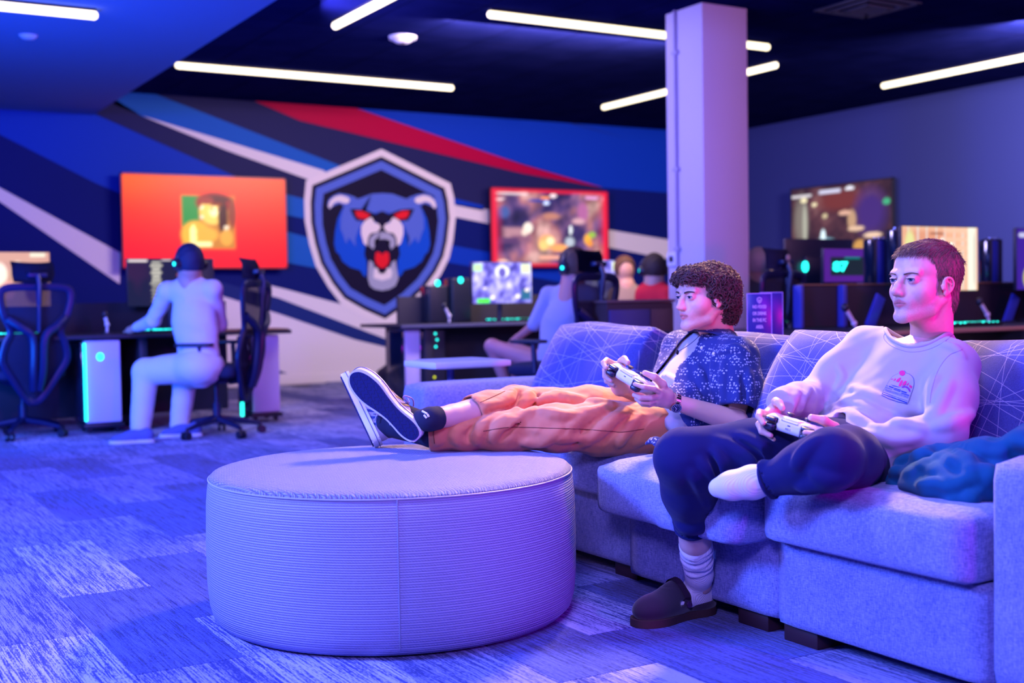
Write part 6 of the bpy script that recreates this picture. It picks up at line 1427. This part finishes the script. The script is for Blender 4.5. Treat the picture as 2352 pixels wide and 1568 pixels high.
    sk=np.array(SKB); join_body(root,[(V1,F1),(V2,F2),(V3,F3),(V4,F4)],[c1,c2,np.tile(sk,(len(V3),1)),np.tile(sk,(len(V4),1))])
    eyes(root,H,(-.02,1,.02)); lashes(H,root); brows(H,root,1.1); hair_curly(H,root)
    controller('white game controller with black triggers held by the curly-haired man',G,None)
    # --- t-shirt
    def mk(h=.0045): return SDF(np.minimum.reduce([pe,FE,NE])-.17,np.maximum.reduce([NS,FS,nb,NE])+.15,h)
    class snap:
        def __init__(z,s): z.s=s; V_,F_=s.mesh(0); z.bv=bvh_of(V_,F_)
        def __call__(z,tr,r,push,k=.014,op='add'):
            q=[]
            for p in spline([(x,y,0) for x,y in tr],5):
                d=Vector(np.array(P(p.x,p.y,1))-CAM).normalized(); h=z.bv.ray_cast(Vector(CAM),d)
                if h[0] is not None: q.append(np.array(h[0])+np.array(d)*push)
            n=len(q)
            for i in range(n-1):
                if np.linalg.norm(q[i+1]-q[i])<.035: z.s.cap(q[i],q[i+1],r*(.35+.65*math.sin(PI*(i+.5)/n)),r*(.35+.65*math.sin(PI*(i+1.5)/n)),k,op)
    s=mk(); s.ell(pe+fr*.02+up*.01,(.155,.115,.09),TB,0); s.ell(wa+fr*.006,(.148,.102,.12),TB,.05); s.ell(cs,(.158,.106,.13),TB,.06); s.ell(uc-fr*.005,(.15,.085,.08),TB,.06); s.cap(nb-up*.035,NS-lat*.03,.045,.045,.05); s.cap(nb-up*.03,FS+lat*.03,.045,.045,.05)
    sn=snap(s)
    for tr in ([(1500,850),(1540,870),(1570,900)],[(1480,880),(1520,905),(1550,930)],[(1460,905),(1500,915),(1540,915)],[(1440,905),(1470,925),(1520,950)],[(1470,930),(1520,960),(1580,985)],[(1500,960),(1550,985),(1590,1000)]): sn(tr,.010,.003)
    s.disp(lambda x,y,z:.003*wr_noise(x,y,z,31,1.3)); s.ell(nb+fr*.030+up*.030,(.074,.068,.055),TB,.004,'sub')
    V,Fc=s.mesh(1); tee=garment('t_shirt',V,Fc,mat('tee_white',(.36,.34,.38),.85,sheen=.2,bump=(700,.05)),root,'white t-shirt under the open shirt')
    # --- open patterned shirt
    s=mk(); s.ell(pe+up*.03,(.165,.122,.10),TB,0); s.ell(wa,(.165,.118,.12),TB,.05); s.ell(cs,(.175,.120,.13),TB,.06); s.ell(uc-fr*.01,(.165,.097,.085),TB,.06); s.cap(nb-up*.035,NS-lat*.02,.052,.056,.06); s.cap(nb-up*.03,FS+lat*.02,.052,.055,.06)
    s.chain([NS,NS+(NE-NS)*.45,NS+(NE-NS)*.86],[.062,.070,.074],.05); s.chain([FS,FS+(FE-FS)*.45,FS+(FE-FS)*.80],[.058,.062,.064],.05)
    sn=snap(s)
    for tr in ([(1645,800),(1640,860),(1642,930)],[(1665,830),(1660,880),(1662,935)],[(1700,880),(1695,915),(1690,940)],[(1720,850),(1722,890),(1718,930)],[(1580,880),(1600,920),(1610,950)],[(1600,840),(1615,880),(1625,920)],[(1655,810),(1690,800),(1720,815)]): sn(tr,.010,.003)
    for tr in ([(1650,820),(1648,870),(1650,930)],[(1705,860),(1706,900),(1704,935)]): sn(tr,.006,-.001,.010,'sub')
    s.disp(lambda x,y,z:.004*wr_noise(x,y,z,33,1.2)); dE=nrm(NE-NS); eC=NS+(NE-NS)*.84; s.half(eC,dE,0,eC-.10,eC+.10); s.cap(eC+dE*.05,eC-dE*.04,.066,.060,.002,'sub')
    s.ell(nb+fr*.02+up*.035,(.066,.062,.055),TB,.004,'sub')
    V,Fc=s.mesh(1); q=(V-cs)@TB; hgt=q[:,2]; gap=.050+.030*np.clip((-hgt+.02)/.15,0,1)+.010*np.sin(hgt*40)
    cen_=-.012; drop=(q[:,1]>.02)&(np.abs(q[:,0]-cen_)<gap)
    F2_=Fc[~drop[Fc].any(1)]; pm_=print_mat(); osh=garment('patterned_shirt',V,F2_,pm_,root,'open navy shirt with small white print',.0022)
    # collar wings
    bv=bvh_of(V,Fc)
    for sd in (1,-1):
        bm=B(); rows=[]
        for t in np.linspace(0,1,10):
            a=(-.50+1.45*t)*PI/1.9*1.0; d=lat*math.cos(a)*sd+fr*math.sin(a)
            base=nb+fr*.010+d*.066+up*(.016-.050*t**2); tip=base+d*(.030+.016*t**3)-up*(.016+.016*t); r0=base+d*.002+up*.012
            rows.append([bm.verts.new(base),bm.verts.new(r0+up*.004),bm.verts.new(tip)])
        for a,b in zip(rows,rows[1:]):
            for i in (0,1): bm.faces.new((a[i],a[i+1],b[i+1],b[i]))
        bmesh.ops.subdivide_edges(bm,edges=bm.edges[:],cuts=2,use_grid_fill=True); bmesh.ops.solidify(bm,geom=bm.faces[:],thickness=.003); part('collar',bm,pm_,osh,True,'full')
    btn=mat('shirt_button',(.6,.55,.65),.3)
    for px_,py_ in ((1612,799),(1517,812),(1520,835),(1640,812)):
        d=Vector(np.array(P(px_,py_,1))-CAM).normalized(); h=bv.ray_cast(Vector(CAM),d)
        if h[0] is not None: bm=B(); n_=h[1] if h[1].dot(d)<0 else -h[1]; cyl(bm,h[0],h[0]+n_*.004,.0055,n=14); part('button',bm,btn,osh,True)
    # dark hem lying on the seat
    bm=cushion(tuple(A(1520,1019,4.02)),(.09,.07,.014),.006,(0,0,.006),n=6)
    for v in bm.verts: v.co.z+=.008*math.sin(v.co.x*60)+.006*math.sin(v.co.y*75)
    part('shirt_hem',bm,pm_,osh,True,'full')
    # --- necklace
    bm=B(); pts=[A(1592,778,4.34),A(1578,792,4.31),A(1562,805,4.285),A(1556,806,4.283),A(1556,800,4.29),A(1560,785,4.32)]
    pts=[A(1607,770,4.36),A(1590,786,4.325),A(1568,801,4.285),A(1557,806,4.275),A(1553,800,4.285),A(1556,782,4.33)]
    tube(bm,spline(pts,6),.0012,6); nk=part('necklace',bm,mat('cord_dark',(.03,.02,.04),.4),root,True,'full'); bm=B(); ball(bm,A(1556,809,4.268),.006,8,(1,.6,1.5)); part('pendant',bm,mat('pendant_dark',(.02,.02,.03),.2,metal=.5),nk,True)
    # --- watch on the near wrist
    d=nrm(w1-NE); c=w1-d*.022; e1=nrm(np.cross(d,[0,0,1.])); e2=np.cross(e1,d); toc=nrm(CAM-c); toc=nrm(toc-d*(toc@d)); oth=np.cross(d,toc)
    mm=mat('watch_metal',(.65,.55,.45),.2,metal=1.0); bm=B(); K=22
    for i in range(K):
        a=2*PI*i/K; q=c+(toc*math.cos(a)+oth*math.sin(a))*.0300; rt=Matrix((Vector(d),Vector(-toc*math.sin(a)+oth*math.cos(a)),Vector(toc*math.cos(a)+oth*math.sin(a)))).transposed(); box(bm,q,(.017,.0078,.0028),rot=rt,bev=.0008,seg=1)
    wt=part('watch',bm,mm,root,True,label='metal wristwatch with a dark dial')
    ax=nrm(toc*.85-np.array([0,0,.5])); ax=nrm(ax-d*(ax@d)); bm=B(); cyl(bm,c+ax*.029,c+ax*.038,.0185,.0175,28); part('watch_case',bm,mm,wt,True); bm=B(); cyl(bm,c+ax*.0375,c+ax*.0388,.0150,n=28); part('dial',bm,mat('dial_dark',(.01,.015,.06),.12,spec=.9),wt,True)
    bm=B(); u_=nrm(np.cross(ax,d)); 
    for i in range(12): a=i*PI/6; q=c+ax*.039+(u_*math.cos(a)+d*math.sin(a))*.012; ball(bm,q,.0009,4)
    tube(bm,[c+ax*.0392,c+ax*.0392+u_*.009],.0006,4); tube(bm,[c+ax*.0392,c+ax*.0392+d*.007-u_*.003],.0007,4); part('dial_marks',bm,mat('dial_marks',(.7,.7,.8),.3),wt,True)
    # --- trousers
    s=SDF(np.minimum.reduce([pe,LK,LA,RK,RA])-.12,np.maximum.reduce([pe,LH,RH,RK])+.17,.0045)
    cR=RA+(RK-RA)*.50; cL=LA.copy(); s.ell(pe-up*.02,(.160,.112,.105),TB,0)
    s.chain([LH,LH+(LK-LH)*.5,LK],[.092,.082,.074],.05); s.chain([LK,LK+(LA-LK)*.4,LK+(LA-LK)*.75,cL],[.074,.062,.052,.050],.03)
    s2=SDF(s.lo,s.lo+(s.n-1)*s.h,s.h); s2.chain([RH,RH+(RK-RH)*.5,RK],[.090,.076,.064],.05); s2.chain([RK,RK+(cR-RK)*.6,cR],[.064,.060,.060],.03); dR=nrm(RA-RK); s2.half(cR+dR*.01,nrm(dR+np.array([0,0,-.35])),0,cR-.11,cR+.11); s2.cap(cR+dR*.06,cR-dR*.05,.058,.052,.002,'sub'); s._op((slice(None),)*3,s2.F[:s.F.shape[0],:s.F.shape[1],:s.F.shape[2]],.006,'add')
    sn=snap(s)
    for tr in ([(1400,930),(1330,960),(1290,1010)],[(1440,940),(1380,985),(1340,1020)],[(1470,955),(1430,1000),(1420,1020)],[(1350,945),(1290,955),(1240,945)],[(1380,1000),(1300,1005),(1220,985)],[(1230,940),(1190,965),(1150,990)],[(1180,960),(1150,975),(1130,1010)],[(1120,965),(1100,990),(1095,1015)],[(1060,975),(1045,995),(1050,1015)],[(1030,985),(1010,995),(1005,1015)],[(1180,895),(1160,920),(1100,940)],[(1220,900),(1200,930),(1180,950)],[(1300,920),(1260,915),(1220,925)],[(1400,925),(1330,920),(1270,905)],[(1290,985),(1250,1010),(1200,1015)],[(1500,975),(1480,1000),(1460,1015)]): sn(tr,.013,.004,.016)
    for tr in ([(1420,935),(1355,975),(1315,1020)],[(1210,955),(1170,985),(1150,1010)],[(1195,900),(1180,930),(1150,945)],[(1450,950),(1405,995),(1380,1020)],[(1090,975),(1075,995),(1075,1015)],[(1240,905),(1225,930),(1235,940)]): sn(tr,.008,-.001,.012,'sub')
    s.disp(lambda x,y,z:.0045*(.6-np.abs(wr_noise(x,y,z,41,1.3)))+.0045*(.5-np.abs(wr_noise(x,y,z,45,2.4)))+.002*(.5-np.abs(wr_noise(x,y,z,47,5)))); dL=nrm(LA-LK); s.half(cL+dL*.008,dL,0,cL-.07,cL+.07)
    V,Fc=s.mesh(1); tm=mat('trousers_rust',(.55,.18,.075),.75,sheen=.25,bump=(500,.06)); tr_=garment('trousers',V,Fc,tm,root,'rust-orange trousers'); bv=bvh_of(V,Fc)
    def seam(track,name='seam'):
        q=[]
        for p in spline([(x,y,0) for x,y in track],6):
            d=Vector(np.array(P(p.x,p.y,1))-CAM).normalized(); h=bv.ray_cast(Vector(CAM),d)
            if h[0] is not None: q.append(h[0]-d*.0005)
        if len(q)>2: bm=B(); tube(bm,q,.0014,5); part(name,bm,mat('seam_rust',(.16,.04,.02),.8),tr_,True,'full')
    seam([(1110,990),(1160,982),(1205,981),(1260,983),(1330,985),(1400,990),(1430,992),(1480,985)]); seam([(1090,930),(1130,912),(1160,898)]); seam([(997,985),(996,1000),(998,1018)])
    # --- socks and sneakers
    so=mat('sock_black',(.006,.008,.035),.9,bump=(700,.2))
    FRr=shoeframe((958,1006,4.00),(828,880,4.02),(-.45,-.05,.89)); FRl=shoeframe((857,1024,4.21),(790,882,4.34),(-.94,.05,-.12))
    for nm,Fr_,an,kn,lab in (('right',FRr,RA,RK,'black ankle sock with a small red and white mark'),('left',FRl,LA,LK,'black ankle sock of the lower foot')):
        O_,R_=Fr_; t0=O_+R_@np.array([0,.05,.07]); lo=np.minimum(t0,an)-.09; s=SDF(lo,np.maximum(t0,an)+.09,.003); e0=an+(kn-an)*(.13 if nm=='right' else .05); s.chain([t0,an,e0],[.036,.0385,.0395],.01); s.chain([O_+R_@np.array([0,.05,.05]),t0,O_+R_@np.array([0,.11,.07])],[.03,.036,.028],.02)
        dd=nrm(kn-an); s.half(e0-dd*.012,dd,.004); V,Fc=s.mesh(1); sk_=garment('sock',V,Fc,so,root,lab)
        if nm=='right':
            bv2=bvh_of(V,Fc)
            for tr,m_ in (([(968,935),(976,940)],mat('mark_red',(.7,.02,.06),.7)),([(970,944),(981,950)],mat('mark_white',(.7,.65,.7),.7)),([(974,953),(980,960)],bpy.data.materials.get('mark_white')),([(982,951),(985,957)],bpy.data.materials.get('mark_white'))):
                q=[]
                for px_,py_ in tr:
                    d=Vector(np.array(P(px_,py_,1))-CAM).normalized(); h=bv2.ray_cast(Vector(CAM),d)
                    if h[0] is not None: q.append(h[0]-d*.0008)
                if len(q)>1: bm=B(); tube(bm,q,.0035,6); part('mark',bm,m_ or bpy.data.materials['mark_white'],sk_,True)
    sneaker('sneaker',root,FRr,str_g,'pale suede sneaker on the upper foot, navy outsole facing out'); sneaker('sneaker',root,FRl,str_n,'pale suede sneaker of the lower foot, seen from its inner side',-.06)
    return root
PL=person_left()
# ============================================================ people at the desks
cap_led=teal
def far_head(s,c,r,F): s.ell(c,(r*.80,r*.95,r*1.15),None,0)
def headset(parent,c,r,side,ax,led=True):
    """over-ear headset; ax = left-right axis"""
    U=np.array([0,0,1.]); bm=B(); tube(bm,[Vector(c+(ax*math.cos(a)+U*math.sin(a))*(r*1.12)) for a in np.linspace(-.1,PI+.1,16)],.012,8,flat=(1,1.6)); hs=part('headset',bm,blk_pl,parent,True,'full',label='black headset with a teal light')
    for sd in (-1,1):
        q=c+ax*sd*r*.98-U*.01; bm=B(); cyl(bm,q-ax*sd*.012,q+ax*sd*.028,.045,.038,20); part('ear_cup',bm,blk_pl,hs,True)
        if led: bm=B(); cyl(bm,q+ax*sd*.028,q+ax*sd*.032,.014,n=16); part('ear_light',bm,teal,hs,True)
def far_person(lab,hd,hr,neck,shl,shr,el,er,wl,wr_,pel,kn=None,kr=None,an=None,ar=None,shirt=(.62,.58,.66),pants=(.6,.58,.62),hairc=(.02,.02,.04),skinc=(.45,.27,.22),axis=None,bare=False,cap=None,led=True,face=False):
    J=lambda q:A(*q) if q is not None else None
    h,nk,sl,sr,e1,e2,w1,w2,p=map(J,(hd,neck,shl,shr,el,er,wl,wr_,pel)); root=thing('person',lab,'person',(p[0],p[1],0))
    pts=[x for x in (h,nk,sl,sr,e1,e2,w1,w2,p,J(kn),J(kr),J(an),J(ar)) if x is not None]; lo=np.minimum.reduce(pts)-.22; hi=np.maximum.reduce(pts)+.22
    ax=nrm(sl-sr); s=SDF(lo,hi,.010)
    s.ell(h,(hr*.80,hr*.92,hr*1.12),None,0); s.cap(h-np.array([0,0,hr*.7]),nk,.05,.058,.02); s.cap(nk,p,.09,.10,.03)
    for a,b,c in ((sl,e1,w1),(sr,e2,w2)):
        if b is not None:
            s.chain([a,b],[.045,.038],.02)
            if c is not None:
                s.chain([b,c],[.036,.026],.01); d=nrm(c-b); s.chain([c,c+d*.09],[.03,.028],.01)
                for k in (-1,0,1,2): o_=np.cross(d,[0,0,1.])*.017*k; s.cap(c+d*.08+o_*.8,c+d*.15+o_,.011,.008,.003)
    if kn is not None: s.chain([p,J(kn),J(an)] if an else [p,J(kn)],[.08,.055,.035] if an else [.08,.055],.02)
    if kr is not None: s.chain([p,J(kr),J(ar)] if ar else [p,J(kr)],[.08,.055,.035] if ar else [.08,.055],.02)
    V,Fc=s.mesh(1); me=np_mesh('body',V,Fc); set_col(me,np.tile(np.array(skinc),(len(V),1))); mesh_obj('body',me,skin,root,True,'full')
    # hair cap
    s=SDF(h-hr*1.6,h+hr*1.6,.008); s.ell(h+np.array([0,0,hr*.12]),(hr*.90,hr*1.02,hr*1.12),None,0); s.disp(lambda x,y,z:.006*wr_noise(x,y,z,5,4)); s.half(h-np.array([0,0,hr*.55]),(0,0,-1))
    if face: s.ell(h+np.array([-.03,-hr*.75,-hr*.25]),(hr*.75,hr*.6,hr*.85),None,.01,'sub')
    V,Fc=s.mesh(1); mesh_obj('hair',np_mesh('hair',V,Fc),mat('far_hair_%d'%int(p[0]*10),hairc,.7),root,True,'full')
    if axis is not None: headset(root,h,hr*.88,1,nrm(axis),led)
    # shirt
    s=SDF(lo,hi,.009); s.chain([nk-np.array([0,0,.09]),(nk+p)/2,p],[.135,.155,.150],.05,flat=(np.cross(ax,[0,0,1.]),.70)); s.cap(sl,sr,.062,.062,.05)
    for a,b,c in ((sl,e1,w1),(sr,e2,w2)):
        if b is not None: s.chain([a,b],[.062,.052],.03); 
        if c is not None and not bare: s.chain([b,b+(c-b)*.9],[.052,.036],.02)
    s.disp(lambda x,y,z:.008*(.5-np.abs(wr_noise(x,y,z,int(p[0]*7),.9)))); V,Fc=s.mesh(1); mesh_obj('shirt',np_mesh('shirt',V,Fc),mat('far_shirt_%d'%int(p[0]*10),shirt,.85),root,True,'full')
    if kn is not None and pants is not None:
        s=SDF(lo,hi,.010); K=J(kn);N=J(an) 
        s.ell(p,(.17,.17,.13),None,0)
        s.chain([p,K],[.125,.092],.04)
        if N is not None: s.chain([K,K+(N-K)*.9],[.090,.072],.03)
        if kr is not None: 
            K=J(kr);N=J(ar); s.chain([p,K],[.12,.090],.04)
            if N is not None: s.chain([K,K+(N-K)*.9],[.085,.070],.03)
        s.disp(lambda x,y,z:.007*(.5-np.abs(wr_noise(x,y,z,9,.9)))); V,Fc=s.mesh(1); mesh_obj('trousers',np_mesh('trousers',V,Fc),mat('far_pants_%d'%int(p[0]*10),pants,.85),root,True,'full')
    return root
def far_shoe(parent,toe,heel,m):
    t_=np.array(PZ(toe[0],toe[1],0));h_=np.array(PZ(heel[0],heel[1],0)); d=nrm(t_-h_); x=np.cross(d,[0,0,1.]); L=.29; M=frame(Vector(t_-d*L),x,d,(0,0,1))
    s=SDF((-.07,-.03,0),(.07,.33,.14),.006); s.ell((0,.22,.03),(.045,.07,.035),k=0); s.ell((0,.14,.045),(.038,.08,.05),k=.03); s.ell((0,.05,.05),(.035,.05,.055),k=.03); s.half((0,0,.012),(0,0,-1)); V,Fc=s.mesh(1); me=np_mesh('shoe',V,Fc); me.transform(M); o=mesh_obj('shoe',me,m,parent,True,'full')
    bm=B(); prism(bm,outline(1.0,.003),Matrix.Translation((0,0,.002)),.024); bmesh.ops.transform(bm,matrix=M,verts=bm.verts); part('sole',bm,mids_m,o,True)
g1=far_person('seated man in a white shirt and trousers with a headset at the left desk',(436,603,8.75),.115,(437,642,8.8),(385,668,8.85),(490,665,8.75),(352,735,9.0),(505,745,8.9),(312,752,9.15),(420,752,9.25),(460,842,8.75),(335,853,8.9),(425,868,9.0),(322,992,8.85),(412,985,9.0),axis=np.array([.95,.3,0]),pants=(.66,.62,.66),shirt=(.60,.56,.68),hairc=(.008,.012,.05))
gs=mat('far_shoe_blue',(.10,.12,.35),.8); far_shoe(g1,(255,1020),(345,1016),gs); far_shoe(g1,(370,1005),(438,1002),gs)
far_person('gamer in a grey sweater and shorts with bare knees at the middle desk row',(1318,612,8.9),.12,(1315,655,8.9),(1262,678,9.0),(1362,680,8.85),(1228,745,9.0),(1370,760,9.0),(1190,775,9.2),None,(1275,845,8.8),(1130,795,9.05),(1180,800,9.3),(1170,900,9.1),(1190,890,9.3),shirt=(.33,.32,.48),pants=None,hairc=(.09,.045,.03),axis=np.array([.95,.3,0]),skinc=(.50,.22,.20),bare=True)
far_person('gamer in a red top with a teal-lit headset just left of the column',(1502,618,10.6),.115,(1502,652,10.6),(1478,676,10.6),(1530,676,10.5),(1474,720,10.6),(1534,720,10.4),None,None,(1505,740,10.6),shirt=(.65,.01,.03),hairc=(.03,.015,.015),axis=np.array([.8,-.6,0]))
far_person('person facing the room between the violet monitor and the column',(1434,618,12.2),.115,(1438,655,12.2),(1412,678,12.2),(1466,678,12.2),(1404,715,12.1),(1470,715,12.1),None,None,(1438,740,12.2),shirt=(.28,.18,.14),hairc=(.10,.04,.02),skinc=(.55,.28,.2),face=True)
far_person('far gamer with pale hair beside the crest chair',(1742,607,10.4),.12,(1748,645,10.4),(1722,668,10.4),(1785,665,10.4),(1715,710,10.3),(1795,690,10.2),None,None,(1750,735,10.4),shirt=(.10,.08,.10),hairc=(.35,.30,.33))

for px_,py_,D_,lab in ((1505,740,10.6,'dark stool under the gamer in the red top'),(1438,740,12.2,'dark stool under the person facing the room'),(1750,735,10.4,'dark stool under the far gamer with pale hair')):
    c=P(px_,py_,D_); h_=c.z-.11; t=thing('stool',lab,'stool',(c.x,c.y,0))
    bm=B(); lathe(bm,[(.001,h_-.05),(.16,h_-.05),(.18,h_-.03),(.175,h_-.005),(.15,h_),(.001,h_)],32); part('seat',bm,chs,t)
    bm=B(); cyl(bm,(0,0,.02),(0,0,h_-.05),.025); part('post',bm,blk_pl,t)
    bm=B(); lathe(bm,[(.001,0),(.20,0),(.20,.012),(.05,.03),(.001,.03)],32); part('foot',bm,blk_pl,t)
